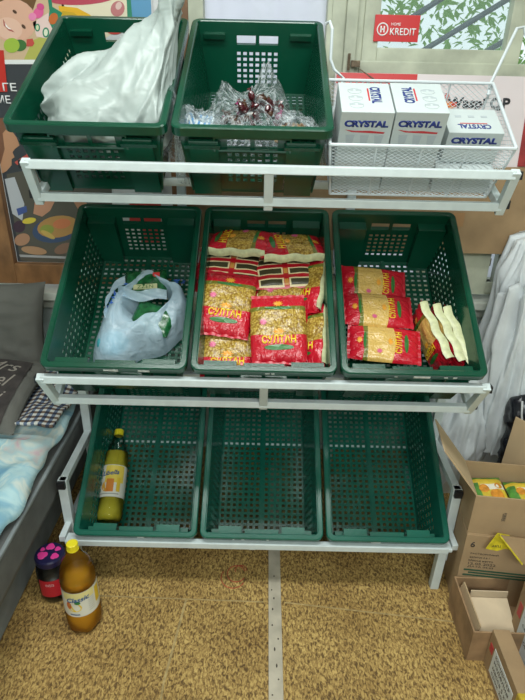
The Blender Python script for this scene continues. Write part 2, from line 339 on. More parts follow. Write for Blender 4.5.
POSTER_SHAPES = [
('printed_photo',(0.7, 0.62, 0.45),[(-0.8886,1.9204),(-0.4066,1.9296),(-0.4219,1.7286),(-0.7042,1.5862),(-0.9563,1.581)],1),
('printed_photo',(0.62, 0.45, 0.28),[(-0.9096,1.8153),(-0.6779,1.8198),(-0.683,1.7375),(-0.7419,1.6506),(-0.7922,1.5874),(-0.9563,1.581)],2),
('printed_photo',(0.45, 0.45, 0.1),[(-0.8472,1.5833),(-0.8023,1.6494),(-0.7384,1.6739),(-0.6976,1.6805),(-0.6856,1.6224),(-0.711,1.5861)],3),
('printed_photo',(0.16, 0.08, 0.03),[(-0.9042,1.8421),(-0.8019,1.8441),(-0.7695,1.7691),(-0.788,1.7354),(-0.8245,1.7514),(-0.9216,1.755)],3),
('printed_face',(0.72, 0.42, 0.3),[(-0.7881,1.6838),(-0.8024,1.6662),(-0.8224,1.6525),(-0.8461,1.644),(-0.8712,1.6416),(-0.895,1.6455),(-0.9152,1.6555),(-0.9296,1.6703),(-0.9371,1.6885),(-0.9368,1.7083),(-0.9289,1.7276),(-0.9143,1.7446),(-0.8944,1.7577),(-0.8713,1.7658),(-0.847,1.7681),(-0.8238,1.7643),(-0.8039,1.7549),(-0.7893,1.7407),(-0.7813,1.7229),(-0.7809,1.7033)],4),
('printed_face',(0.78, 0.5, 0.38),[(-0.835,1.6697),(-0.8425,1.6609),(-0.8534,1.6543),(-0.8666,1.6505),(-0.8808,1.6498),(-0.8945,1.6524),(-0.9064,1.6579),(-0.9153,1.6658),(-0.9204,1.6754),(-0.9211,1.6856),(-0.9174,1.6955),(-0.9098,1.7041),(-0.899,1.7105),(-0.8859,1.7143),(-0.872,1.7149),(-0.8585,1.7124),(-0.8466,1.707),(-0.8377,1.6992),(-0.8325,1.6898),(-0.8315,1.6796)],5),
('printed_face',(0.1, 0.05, 0.03),[(-0.842,1.7268),(-0.8434,1.726),(-0.8453,1.7258),(-0.8474,1.726),(-0.8495,1.7269),(-0.8514,1.7281),(-0.853,1.7297),(-0.8541,1.7314),(-0.8545,1.7332),(-0.8542,1.7347),(-0.8534,1.736),(-0.8519,1.7368),(-0.8501,1.737),(-0.848,1.7367),(-0.8459,1.7359),(-0.8439,1.7347),(-0.8423,1.7331),(-0.8413,1.7314),(-0.8408,1.7296),(-0.8411,1.7281)],6),
('printed_face',(0.1, 0.05, 0.03),[(-0.8205,1.6833),(-0.8221,1.6827),(-0.824,1.6828),(-0.826,1.6835),(-0.828,1.6848),(-0.8297,1.6865),(-0.8311,1.6885),(-0.8318,1.6906),(-0.8319,1.6926),(-0.8314,1.6942),(-0.8304,1.6954),(-0.8288,1.696),(-0.8269,1.6959),(-0.8249,1.6952),(-0.8229,1.6939),(-0.8212,1.6922),(-0.8198,1.6902),(-0.8191,1.6881),(-0.8189,1.6862),(-0.8194,1.6845)],6),
('printed_face',(0.45, 0.12, 0.1),[(-0.8909,1.7108),(-0.8814,1.6911),(-0.8641,1.6771),(-0.8585,1.6715),(-0.8774,1.6768),(-0.8914,1.6909)],6),
('printed_face',(0.9, 0.85, 0.8),[(-0.8864,1.6996),(-0.8786,1.6883),(-0.8669,1.6799),(-0.8766,1.6812),(-0.8853,1.6882)],7),
('printed_flower',(0.75, 0.12, 0.32),[(-0.7561,1.7234),(-0.7605,1.7191),(-0.7658,1.7159),(-0.7714,1.7141),(-0.7768,1.7139),(-0.7815,1.7153),(-0.785,1.7181),(-0.7869,1.7221),(-0.787,1.7269),(-0.7855,1.732),(-0.7823,1.7369),(-0.7779,1.7411),(-0.7726,1.7443),(-0.7671,1.7461),(-0.7617,1.7463),(-0.7571,1.7449),(-0.7536,1.7421),(-0.7517,1.7382),(-0.7515,1.7334),(-0.753,1.7283)],6),
('printed_flower',(0.8, 0.25, 0.45),[(-0.7803,1.713),(-0.7834,1.7102),(-0.7872,1.7082),(-0.7913,1.7072),(-0.7954,1.7073),(-0.7991,1.7085),(-0.8019,1.7107),(-0.8037,1.7136),(-0.8042,1.717),(-0.8033,1.7206),(-0.8013,1.7239),(-0.7983,1.7267),(-0.7945,1.7287),(-0.7904,1.7297),(-0.7863,1.7296),(-0.7826,1.7284),(-0.7798,1.7262),(-0.778,1.7233),(-0.7775,1.7199),(-0.7783,1.7164)],7),
('printed_flower',(0.65, 0.08, 0.25),[(-0.7495,1.7417),(-0.7522,1.7393),(-0.7557,1.7377),(-0.7596,1.737),(-0.7635,1.7373),(-0.7671,1.7385),(-0.77,1.7406),(-0.7719,1.7433),(-0.7726,1.7464),(-0.7721,1.7496),(-0.7704,1.7525),(-0.7677,1.7548),(-0.7643,1.7565),(-0.7604,1.7572),(-0.7565,1.7569),(-0.7529,1.7557),(-0.75,1.7536),(-0.7481,1.7509),(-0.7474,1.7478),(-0.7478,1.7447)],7),
('printed_photo',(0.8, 0.6, 0.55),[(-0.7937,1.7014),(-0.7364,1.7308),(-0.7309,1.6798),(-0.7544,1.6562),(-0.787,1.6613)],4),
('printed_photo',(0.55, 0.08, 0.06),[(-0.8219,1.6519),(-0.8013,1.6552),(-0.797,1.6407),(-0.8052,1.6317),(-0.8254,1.6313)],6),
('printed_photo',(0.05, 0.16, 0.04),[(-0.8249,1.6343),(-0.827,1.6288),(-0.8312,1.6238),(-0.8371,1.6197),(-0.8441,1.6171),(-0.8516,1.616),(-0.8588,1.6168),(-0.8649,1.6192),(-0.8694,1.623),(-0.8719,1.6279),(-0.872,1.6333),(-0.8699,1.6388),(-0.8657,1.6438),(-0.8598,1.6478),(-0.8528,1.6504),(-0.8454,1.6514),(-0.8383,1.6507),(-0.8322,1.6484),(-0.8276,1.6446),(-0.8251,1.6397)],5),
('printed_photo',(0.35, 0.5, 0.06),[(-0.8485,1.6338),(-0.851,1.6269),(-0.8559,1.6207),(-0.8628,1.6156),(-0.8709,1.6123),(-0.8795,1.611),(-0.8876,1.6119),(-0.8946,1.615),(-0.8996,1.6198),(-0.9023,1.6259),(-0.9023,1.6327),(-0.8997,1.6396),(-0.8948,1.6458),(-0.8879,1.6508),(-0.8799,1.654),(-0.8714,1.6553),(-0.8633,1.6544),(-0.8564,1.6514),(-0.8513,1.6467),(-0.8486,1.6406)],6),
('printed_photo',(0.02, 0.22, 0.12),[(-0.7316,1.8454),(-0.7188,1.8457),(-0.7207,1.7479),(-0.6903,1.7317),(-0.7043,1.7032),(-0.73,1.6856),(-0.7398,1.7082),(-0.7322,1.7365)],5),
('printed_photo',(0.55, 0.14, 0.03),[(-0.7091,1.7101),(-0.7126,1.7053),(-0.717,1.7014),(-0.722,1.6987),(-0.7271,1.6975),(-0.7316,1.698),(-0.7353,1.7001),(-0.7377,1.7035),(-0.7386,1.708),(-0.7379,1.7131),(-0.7357,1.7183),(-0.7323,1.723),(-0.7278,1.7269),(-0.7229,1.7296),(-0.7179,1.7307),(-0.7133,1.7303),(-0.7097,1.7282),(-0.7073,1.7248),(-0.7063,1.7204),(-0.707,1.7153)],6),
('printed_photo',(0.02, 0.22, 0.12),[(-0.7708,1.6876),(-0.7718,1.684),(-0.7735,1.6808),(-0.7758,1.6782),(-0.7785,1.6765),(-0.7813,1.6759),(-0.7839,1.6764),(-0.786,1.678),(-0.7875,1.6805),(-0.7882,1.6837),(-0.7881,1.6873),(-0.7871,1.6908),(-0.7853,1.694),(-0.783,1.6966),(-0.7803,1.6983),(-0.7776,1.6989),(-0.775,1.6984),(-0.7729,1.6968),(-0.7714,1.6943),(-0.7706,1.6911)],6),
('printed_photo',(0.7, 0.72, 0.45),[(-0.7748,1.6875),(-0.7754,1.6852),(-0.7764,1.6831),(-0.7777,1.6814),(-0.7791,1.6803),(-0.7806,1.6799),(-0.782,1.6803),(-0.7831,1.6813),(-0.7839,1.683),(-0.7842,1.685),(-0.7841,1.6873),(-0.7835,1.6896),(-0.7825,1.6917),(-0.7812,1.6934),(-0.7797,1.6945),(-0.7782,1.6949),(-0.7768,1.6945),(-0.7757,1.6935),(-0.775,1.6919),(-0.7746,1.6898)],7),
('printed_photo',(0.02, 0.22, 0.12),[(-0.7421,1.6738),(-0.7433,1.6691),(-0.7456,1.6649),(-0.7486,1.6615),(-0.7521,1.6593),(-0.7557,1.6585),(-0.7591,1.6591),(-0.762,1.6612),(-0.764,1.6645),(-0.7649,1.6687),(-0.7647,1.6733),(-0.7635,1.678),(-0.7612,1.6822),(-0.7582,1.6856),(-0.7547,1.6878),(-0.7511,1.6886),(-0.7477,1.6879),(-0.7449,1.6858),(-0.7429,1.6826),(-0.7419,1.6784)],6),
('printed_photo',(0.75, 0.78, 0.6),[(-0.7467,1.6737),(-0.7476,1.6705),(-0.749,1.6676),(-0.7508,1.6652),(-0.7529,1.6637),(-0.755,1.6631),(-0.757,1.6636),(-0.7586,1.6651),(-0.7598,1.6673),(-0.7603,1.6702),(-0.7601,1.6734),(-0.7592,1.6767),(-0.7579,1.6796),(-0.756,1.6819),(-0.7539,1.6834),(-0.7518,1.684),(-0.7498,1.6835),(-0.7482,1.6821),(-0.7471,1.6798),(-0.7466,1.6769)],7),
('printed_photo',(0.75, 0.68, 0.5),[(-0.6805,1.8464),(-0.4571,1.8508),(-0.4625,1.7137),(-0.6936,1.7091)],2),
('printed_photo',(0.48, 0.06, 0.1),[(-0.5086,1.7818),(-0.5143,1.7756),(-0.5302,1.7692),(-0.555,1.7633),(-0.5861,1.7586),(-0.6206,1.7555),(-0.655,1.7542),(-0.686,1.755),(-0.7103,1.7577),(-0.7257,1.7621),(-0.7306,1.7677),(-0.7246,1.774),(-0.7083,1.7803),(-0.6835,1.7861),(-0.6524,1.7908),(-0.6182,1.7939),(-0.5841,1.7951),(-0.5535,1.7944),(-0.5293,1.7917),(-0.5138,1.7874)],4),
('printed_photo',(0.78, 0.36, 0.42),[(-0.5436,1.7871),(-0.5466,1.7843),(-0.555,1.7815),(-0.5681,1.7789),(-0.5845,1.7767),(-0.6026,1.7751),(-0.6208,1.7744),(-0.6371,1.7745),(-0.65,1.7755),(-0.6581,1.7772),(-0.6608,1.7796),(-0.6578,1.7823),(-0.6493,1.7851),(-0.6362,1.7878),(-0.6198,1.79),(-0.6017,1.7915),(-0.5836,1.7923),(-0.5674,1.7921),(-0.5545,1.7912),(-0.5463,1.7894)],5),
('printed_photo',(0.75, 0.42, 0.02),[(-0.7007,1.7511),(-0.6393,1.7467),(-0.599,1.7279),(-0.5753,1.7058),(-0.6944,1.7034)],4),
('printed_photo',(0.55, 0.35, 0.02),[(-0.6896,1.7373),(-0.6509,1.7325),(-0.615,1.705),(-0.6944,1.7034)],5),
('printed_photo',(0.5, 0.18, 0.18),[(-0.4845,1.7403),(-0.4889,1.7341),(-0.4949,1.729),(-0.502,1.7257),(-0.5094,1.7244),(-0.5164,1.7253),(-0.5224,1.7283),(-0.5266,1.7331),(-0.5288,1.7392),(-0.5286,1.746),(-0.5262,1.7528),(-0.5218,1.759),(-0.5158,1.764),(-0.5088,1.7673),(-0.5014,1.7685),(-0.4945,1.7676),(-0.4886,1.7647),(-0.4843,1.76),(-0.4821,1.754),(-0.4822,1.7472)],5),
('printed_photo',(0.7, 0.5, 0.45),[(-0.4924,1.7523),(-0.4945,1.7492),(-0.4973,1.7466),(-0.5005,1.7449),(-0.5038,1.7441),(-0.5068,1.7444),(-0.5093,1.7458),(-0.511,1.748),(-0.5118,1.751),(-0.5115,1.7543),(-0.5103,1.7577),(-0.5081,1.7608),(-0.5053,1.7634),(-0.5021,1.7651),(-0.4989,1.7658),(-0.4959,1.7655),(-0.4934,1.7642),(-0.4917,1.762),(-0.4909,1.759),(-0.4911,1.7557)],6),
('printed_photo',(0.02, 0.22, 0.12),[(-0.4699,1.8505),(-0.4603,1.8507),(-0.4592,1.7138),(-0.4757,1.7135)],5),
('printed_photo',(0.1, 0.3, 0.5),[(-0.4603,1.8507),(-0.387,1.8521),(-0.3966,1.715),(-0.4592,1.7138)],4),
('printed_photo',(0.5, 0.04, 0.03),[(-0.4948,1.6845),(-0.4965,1.6809),(-0.5005,1.6777),(-0.5067,1.675),(-0.5143,1.6732),(-0.5225,1.6725),(-0.5307,1.6729),(-0.538,1.6743),(-0.5436,1.6768),(-0.5471,1.6799),(-0.548,1.6835),(-0.5463,1.6871),(-0.5422,1.6903),(-0.5361,1.693),(-0.5285,1.6948),(-0.5203,1.6955),(-0.5121,1.6951),(-0.5049,1.6936),(-0.4993,1.6912),(-0.4958,1.6881)],5),
('printed_photo',(0.75, 0.75, 0.75),[(-0.4711,1.6908),(-0.4723,1.6881),(-0.4753,1.6856),(-0.4799,1.6836),(-0.4856,1.6823),(-0.4918,1.6817),(-0.4979,1.682),(-0.5033,1.6831),(-0.5076,1.685),(-0.5102,1.6873),(-0.5109,1.69),(-0.5096,1.6926),(-0.5066,1.6951),(-0.502,1.6971),(-0.4964,1.6984),(-0.4902,1.6989),(-0.4841,1.6986),(-0.4787,1.6975),(-0.4744,1.6957),(-0.4718,1.6934)],6),
('printed_band',(0.8, 0.82, 0.8),[(-0.9616,1.5884),(-0.6759,1.5943),(-0.6777,1.5807),(-0.9643,1.5748)],8),
('printed_panel',(0.045, 0.05, 0.058),[(-0.9643,1.5748),(-0.6437,1.5814),(-0.584,1.1653),(-0.6097,0.8335),(-1.0794,0.8223),(-0.99,1.4468)],1),
('printed_panel',(0.55, 0.03, 0.02),[(-0.9559,1.6169),(-0.9051,1.6179),(-0.9155,1.4896),(-0.9817,1.4882)],9),
('printed_profile',(0.52, 0.27, 0.15),[(-1.0103,1.3813),(-0.9429,1.3992),(-0.9276,1.3665),(-0.9109,1.3401),(-0.9049,1.3131),(-0.9255,1.299),(-0.9347,1.2885),(-0.9305,1.2714),(-0.9427,1.2641),(-0.9466,1.2431),(-0.969,1.2214),(-0.9932,1.2102),(-1.0415,1.2269)],4),
('printed_profile',(0.2, 0.09, 0.05),[(-1.0069,1.3978),(-0.9417,1.4057),(-0.9372,1.3729),(-0.9588,1.3525),(-0.9619,1.2982),(-0.9864,1.2457),(-1.038,1.2446)],5),
('printed_profile',(0.6, 0.1, 0.08),[(-0.9336,1.2539),(-0.8769,1.2863),(-0.8714,1.2761),(-0.9245,1.2436)],6),
('printed_food',(0.3, 0.3, 0.32),[(-0.8787,1.2759),(-0.8273,1.2316),(-0.8245,1.1781),(-0.8478,1.1956)],5),
('printed_food',(0.1, 0.09, 0.07),[(-0.971,1.2107),(-0.8336,1.2385),(-0.5803,1.2015),(-0.6097,0.8335),(-0.9775,0.8785)],2),
('printed_food',(0.5, 0.52, 0.55),[(-0.9817,1.1926),(-0.9432,1.2006),(-0.9231,1.1025),(-0.9419,1.0378),(-0.9755,1.0637)],4),
('printed_food',(0.06, 0.1, 0.3),[(-0.9568,1.083),(-0.9168,1.0951),(-0.9168,1.0726),(-0.9539,1.0566)],5),
('printed_food',(0.56, 0.28, 0.17),[(-0.8783,1.1221),(-0.8194,1.1381),(-0.799,1.1238),(-0.8284,1.0784),(-0.8626,1.0548),(-0.8952,1.0655)],4),
('printed_food',(0.45, 0.22, 0.12),[(-0.7386,1.1252),(-0.6999,1.1334),(-0.6809,1.1042),(-0.7208,1.0883)],4),
('printed_food',(0.05, 0.08, 0.16),[(-0.7226,1.021),(-0.727,1.0048),(-0.7402,0.9887),(-0.761,0.9741),(-0.7873,0.9626),(-0.8166,0.9553),(-0.8459,0.953),(-0.8723,0.956),(-0.8931,0.9639),(-0.9062,0.9758),(-0.9105,0.9907),(-0.9054,1.007),(-0.8918,1.023),(-0.8708,1.0373),(-0.8447,1.0484),(-0.8159,1.0554),(-0.7872,1.0576),(-0.7613,1.0548),(-0.7407,1.0472),(-0.7274,1.0356)],5),
('printed_food',(0.48, 0.26, 0.08),[(-0.7251,1.0309),(-0.7289,1.0173),(-0.7405,1.0036),(-0.7586,0.9913),(-0.7815,0.9815),(-0.807,0.9752),(-0.8326,0.9732),(-0.8556,0.9755),(-0.8737,0.982),(-0.8852,0.992),(-0.889,1.0045),(-0.8847,1.0182),(-0.8728,1.0318),(-0.8546,1.0439),(-0.8318,1.0535),(-0.8066,1.0595),(-0.7815,1.0615),(-0.7589,1.0592),(-0.7409,1.0529),(-0.7292,1.0432)],6),
('printed_food',(0.62, 0.2, 0.08),[(-0.7548,1.0353),(-0.7564,1.0292),(-0.7614,1.023),(-0.7691,1.0176),(-0.7789,1.0133),(-0.7898,1.0106),(-0.8006,1.0098),(-0.8104,1.0109),(-0.8182,1.0139),(-0.8231,1.0184),(-0.8248,1.0241),(-0.823,1.0303),(-0.818,1.0364),(-0.8102,1.0418),(-0.8005,1.046),(-0.7897,1.0487),(-0.7789,1.0495),(-0.7692,1.0484),(-0.7615,1.0454),(-0.7565,1.0409)],7),
('printed_food',(0.3, 0.34, 0.06),[(-0.824,1.0057),(-0.8262,0.9997),(-0.8309,0.9941),(-0.8375,0.9896),(-0.8456,0.9867),(-0.8541,0.9855),(-0.8624,0.9863),(-0.8695,0.9889),(-0.8748,0.9931),(-0.8778,0.9985),(-0.8782,1.0045),(-0.8759,1.0105),(-0.8712,1.016),(-0.8646,1.0205),(-0.8566,1.0234),(-0.8481,1.0245),(-0.8399,1.0238),(-0.8328,1.0212),(-0.8275,1.017),(-0.8244,1.0117)],7),
('printed_food',(0.6, 0.4, 0.1),[(-0.8256,0.9704),(-0.8287,0.9685),(-0.8339,0.9682),(-0.8408,0.9697),(-0.8485,0.9727),(-0.8564,0.977),(-0.8637,0.9821),(-0.8696,0.9875),(-0.8737,0.9927),(-0.8754,0.9973),(-0.8747,1.0007),(-0.8716,1.0026),(-0.8664,1.0028),(-0.8596,1.0014),(-0.8519,0.9984),(-0.8441,0.9942),(-0.8368,0.9891),(-0.8308,0.9837),(-0.8267,0.9784),(-0.8249,0.9739)],8),
('printed_food',(0.7, 0.55, 0.06),[(-0.8877,1.0436),(-0.889,1.0399),(-0.8928,1.036),(-0.8988,1.0323),(-0.9064,1.0292),(-0.9149,1.027),(-0.9233,1.0259),(-0.931,1.0261),(-0.937,1.0274),(-0.9409,1.0298),(-0.9423,1.0331),(-0.941,1.0368),(-0.9371,1.0407),(-0.9311,1.0444),(-0.9235,1.0475),(-0.9151,1.0497),(-0.9066,1.0507),(-0.899,1.0506),(-0.893,1.0493),(-0.8891,1.0469)],7),
('printed_food',(0.06, 0.03, 0.05),[(-0.9343,1.0148),(-0.9367,1.0076),(-0.9411,1.001),(-0.9472,0.9957),(-0.9542,0.9922),(-0.9616,0.9909),(-0.9686,0.9918),(-0.9745,0.995),(-0.9788,1.0001),(-0.9809,1.0066),(-0.9807,1.0138),(-0.9783,1.021),(-0.9738,1.0275),(-0.9678,1.0328),(-0.9608,1.0362),(-0.9534,1.0375),(-0.9465,1.0365),(-0.9406,1.0334),(-0.9364,1.0284),(-0.9342,1.022)],6),
('printed_food',(0.45, 0.24, 0.14),[(-0.9236,0.975),(-0.9238,0.9676),(-0.927,0.9598),(-0.933,0.9523),(-0.9411,0.9459),(-0.9506,0.9412),(-0.9605,0.9387),(-0.9699,0.9386),(-0.9778,0.941),(-0.9833,0.9456),(-0.9861,0.9519),(-0.9858,0.9594),(-0.9825,0.9672),(-0.9765,0.9746),(-0.9683,0.981),(-0.9589,0.9856),(-0.9491,0.988),(-0.9398,0.9881),(-0.932,0.9858),(-0.9264,0.9813)],7),
('printed_food',(0.45, 0.26, 0.14),[(-0.8655,0.9144),(-0.8694,0.9097),(-0.8778,0.9061),(-0.8898,0.9039),(-0.9044,0.9033),(-0.92,0.9044),(-0.9351,0.9071),(-0.9482,0.9111),(-0.9581,0.9161),(-0.9637,0.9214),(-0.9646,0.9267),(-0.9607,0.9313),(-0.9523,0.9349),(-0.9403,0.9371),(-0.9258,0.9376),(-0.9103,0.9365),(-0.8953,0.9339),(-0.8822,0.9299),(-0.8723,0.925),(-0.8665,0.9197)],7),
('printed_food',(0.25, 0.14, 0.09),[(-0.7571,0.9459),(-0.7577,0.9395),(-0.762,0.9322),(-0.7696,0.9248),(-0.7799,0.918),(-0.7917,0.9126),(-0.804,0.9089),(-0.8155,0.9075),(-0.825,0.9084),(-0.8317,0.9116),(-0.8348,0.9167),(-0.8341,0.9232),(-0.8297,0.9306),(-0.8219,0.9379),(-0.8117,0.9446),(-0.7999,0.95),(-0.7877,0.9536),(-0.7764,0.955),(-0.7669,0.9541),(-0.7603,0.951)],6),
('printed_band',(0.4, 0.4, 0.4),[(-0.9771,0.9029),(-0.6114,0.8953),(-0.6122,0.8871),(-0.9749,0.8928)],8),
('printed_band',(0.75, 0.75, 0.75),[(-0.5736,1.1945),(-0.4327,1.194),(-0.4295,1.1322),(-0.5802,1.1288)],3),
('printed_band',(0.55, 0.04, 0.03),[(-0.5215,1.1115),(-0.4006,1.1143),(-0.41,0.9603),(-0.5349,0.9574)],3),
('printed_band',(0.75, 0.72, 0.7),[(-0.5908,1.0227),(-0.4829,1.0252),(-0.4896,0.9385),(-0.5994,0.936)],4)]
# ---------------------------------------------------------------- poster window bay on the left (poster in a wooden frame)
def frame_box(x0, x1, z0, z1, wd, y, dp, bev=.003):
    m = MB(); c = y
    m.box((x0+wd/2, c, (z0+z1)/2), (wd, dp, z1-z0), bev=bev); m.box((x1-wd/2, c, (z0+z1)/2), (wd, dp, z1-z0), bev=bev)
    m.box(((x0+x1)/2, c, z0+wd/2), (x1-x0-2*wd, dp, wd), bev=bev); m.box(((x0+x1)/2, c, z1-wd/2), (x1-x0-2*wd, dp, wd), bev=bev)
    return m
pf = struct('window_1', frame_box(-1.075, -.27, .79, 2.45, .082, YW-.005, .06), M_wood)
w1p = MB().box((-.67, YW+.012, 1.62), (.64, .01, 1.5)).build('pane_backing', mat('white_board', (.72, .74, .74), .6, vary=.05), pf)
poster = empty('photo_poster', (-.69, YW-.004, .87), label='large printed poster with smiling child and woman eating in the brown wooden frame', cat='poster')
px0, pz0 = -.69, .87
pb = MB().box((0, 0, .665), (.60, .004, 1.33)); pb.build('poster_sheet', flat((.60, .62, .62), .4), poster)
groups = {}
for (part, col, pts, lvl) in POSTER_SHAPES: groups.setdefault((part, 'a') if part != 'printed_band' else (part, lvl, len(groups)), []).append((col, pts, lvl))
def clip(poly, x0, x1, z0):
    def cut(ps, ins, inter):
        o = []
        for i in range(len(ps)):
            a, b = ps[i-1], ps[i]
            if ins(b):
                if not ins(a): o.append(inter(a, b))
                o.append(b)
            elif ins(a): o.append(inter(a, b))
        return o
    def ix(v): return lambda a, b: (v, a[1]+(b[1]-a[1])*(v-a[0])/(b[0]-a[0]))
    def iz(v): return lambda a, b: (a[0]+(b[0]-a[0])*(v-a[1])/(b[1]-a[1]), v)
    p = cut(poly, lambda q: q[0] >= x0, ix(x0))
    if p: p = cut(p, lambda q: q[0] <= x1, ix(x1))
    if p: p = cut(p, lambda q: q[1] >= z0, iz(z0))
    return p
for (part, *_), shapes in groups.items():
    mb = MB(); mats = []
    for col, pts, lvl in shapes:
        pts = clip(pts, -.988, -.394, .873)
        if len(pts) < 3: continue
        m = flat(col, .35)
        if m not in mats: mats.append(m)
        mb.poly([(x-px0, 0, z-pz0) for x, z in pts], (0, -.002-.0004*lvl, 0), mats.index(m), .0003)
    if mb.v: mb.build(part, mats, poster)
WT = flat((.85, .85, .85))
fr = Rx(PI/2)
text('lettering', 'ГЕ', .048, .026, WT, poster, M=T(-.905-px0, -.0062, 1.505-pz0) @ fr, bold=.01)
text('lettering', 'МЕ', .052, .026, WT, poster, M=T(-.935-px0, -.0062, 1.465-pz0) @ fr, bold=.01)
# bright window behind the middle crate: frosted pane behind a pale frame
wf = struct('window_2', frame_box(-.27, .235, .79, 2.45, .05, YW, .07), M_paint)
M_frost = film('frosted_pane', (.86, .87, .93), .25, .3, .05, 8, .6)
MB().box((-.02, YW+.02, 1.62), (.42, .006, 1.58)).build('pane', M_frost, wf)
c = MB()
for x in (-.17, -.08, .03, .12): c.box((x, YW+.06, 1.62), (.012, .012, 1.58))
c.build('window_bars', mat('mauve_bars', (.45, .42, .55), .6), wf)
# right window: old painted frame, sash, hinge, glass
wr = struct('window_3', frame_box(.20, 1.05, .79, 2.45, .055, YW, .08), M_paint)
m = MB(); m.box((.265, YW-.045, 1.62), (.04, .03, 1.6), bev=.004); m.box((.292, YW-.02, 1.62), (.03, .05, 1.6), bev=.004)
m.box((.63, YW-.04, 1.583), (.66, .03, .056), bev=.004); m.box((.63, YW-.03, 1.545), (.70, .05, .022), bev=.003)
m.build('frame_molding', M_paint, wr)
m = frame_box(.305, .83, 1.60, 2.40, .05, YW-.03, .045); m.build('sash', M_paint, wr)
m = frame_box(.60, .95, .80, 1.50, .045, YW-.03, .04); m.build('sash', M_paint, wr)
M_glass = film('window_glass', (.75, .85, .82), .95, .05, .02, 5, .1)
MB().box((.57, YW-.02, 2.0), (.44, .004, .72)).build('pane', M_glass, wr)
MB().box((.60, YW+.0, 1.2), (.72, .004, .7)).build('pane', M_frost, wr)
m = MB(); m.box((.80, YW-.055, 1.05), (.14, .02, .5)); m.build('sash_stile', M_paint, wr, M=T(0, 0, 0))
h = MB(); h.box((.285, YW-.072, 1.60), (.03, .012, .02), bev=.002); h.tube([(.262, YW-.075, 1.63), (.262, YW-.075, 1.58)], .005, 6); h.tube([(.30, YW-.07, 1.585), (.36, YW-.08, 1.55)], .002, 5)
h.build('hinge', mat('rusty_metal', (.20, .15, .10), .6, .6, vary=.5, scale=80), wr)
h = MB(); h.tube([(.865, YW-.055, 1.13), (.865, YW-.06, .92)], .004, 6); h.box((.865, YW-.055, .93), (.022, .012, .03), bev=.002); h.box((.865, YW-.055, 1.06), (.02, .012, .025), bev=.002)
h.build('latch_rod', MATS['rusty_metal'], wr)
# things outside the window: grille and foliage
g = MB()
for i in range(6): g.tube([(.0+i*.24, YW+.28, 1.45), (1.0+i*.24, YW+.28, 2.05)], .011, 6)
tag(g.build('window_grille', mat('grille_metal', (.16, .17, .22), .5, .4)), 'grey diagonal bar grille outside the upper right window', 'grille')
lv = MB(); rnd = random.Random(3)
for i in range(9500):
    x = rnd.uniform(-.2, 2.6); z = rnd.uniform(1.2, 3.6); y = YW+rnd.uniform(.9, 2.4)
    if noise.noise(Vector((x*2.2, z*2.2, 3))) < -.24: continue
    R = Euler((rnd.uniform(-1, 1), rnd.uniform(-1, 1), rnd.uniform(0, 6))).to_matrix(); l = rnd.uniform(.02, .05)
    vs = [Vector(c) for c in ((-l, 0, 0), (0, l*.4, .006), (l, 0, 0), (0, -l*.4, .006))]
    lv.add([Vector((x, y, z))+R @ v for v in vs], [(0, 1, 2, 3)])
m_leaf = film('leaf', (.22, .38, .12), .0, .5, .1, 20, .55)
tag(lv.build('tree_foliage', m_leaf), 'sunlit green leaves seen outside the upper right window', 'foliage', kind='stuff')

# red credit sticker on the right window glass
st = empty('credit_sticker', (.411, YW-.058, 1.705), label='red rectangular sticker reading KREDIT on the upper right window', cat='sticker')
M_red = mat('sticker_red', (.56, .018, .02), .35)
MB().box((0, 0, 0), (.146, .003, .076), bev=.001).build('sticker_sheet', M_red, st)
text('lettering', 'KREDIT', .084, .020, WT, st, M=T(.021, -.003, -.009) @ fr, bold=.01)
text('lettering', 'HOME', .030, .008, WT, st, M=T(-.004, -.003, .012) @ fr)
e = MB()
ring = [(-.046+.017*math.cos(2*PI*i/24), -.0026, -.003+.017*math.sin(2*PI*i/24)) for i in range(25)]
e.tube(ring, .002, 5)
e.box((-.051, -.0026, -.003), (.004, .0012, .018)); e.box((-.041, -.0026, -.003), (.004, .0012, .018)); e.box((-.046, -.0026, -.003), (.010, .0012, .004))
e.build('round_emblem', WT, st)

# white plate with orange emblem leaning under the sash
pl = empty('brand_plate', (.55, YW-.085, 1.43), (math.radians(-7), 0, 0), label='white and pink plate with black lettering leaning behind the wire basket', cat='sign')
MB().box((0, 0, 0), (.66, .006, .29), bev=.002).build('plate_sheet', mat('plate_pink', (.74, .66, .67), .4, vary=.06, scale=4), pl)
MB().box((-.19, -.0045, .128), (.27, .003, .032), bev=.001).build('red_corner', M_red, pl)
MB().box((.352, -.003, -.02), (.05, .006, .24)).build('red_side', mat('dull_red', (.33, .03, .03), .5, vary=.3, scale=30), pl)
text('lettering', 'Waspi QP', .215, .045, flat((.02, .02, .025)), pl, M=T(.160, -.005, .056) @ fr, bold=.035)
e = MB(); rr = random.Random(5)
for i in range(14):
    a = rr.uniform(0, 6.28); r = rr.uniform(0, .026); mi = i % 2
    e.box((.055+r*math.cos(a), -.0045-i*.0001, .055+r*math.sin(a)), (.018, .001, .014), Euler((0, a, 0)).to_matrix(), mi)
e.build('orange_emblem', [flat((.75, .25, .05)), flat((.55, .05, .02))], pl)

# cardboard sheet behind the rack
M_card = mat('cardboard', (.42, .29, .16), .8, vary=.14, scale=7, bump=.08, bscale=200)
M_card_d = mat('cardboard_dull', (.35, .235, .125), .85, vary=.18, scale=9, bump=.08, bscale=200)
M_card_in = mat('cardboard_inside', (.52, .38, .22), .85, vary=.1, scale=9)
cs = empty('cardboard_sheet', (.35, YW-.115, 1.135), label='flat brown cardboard sheet standing against the window behind the rack', cat='cardboard')
MB().box((0, 0, 0), (1.22, .006, .31)).build('sheet', M_card_d, cs)
MB().box((.35, -.0045, -.03), (.04, .002, .05)).build('tape_patch', mat('brown_tape', (.36, .20, .09), .3), cs)

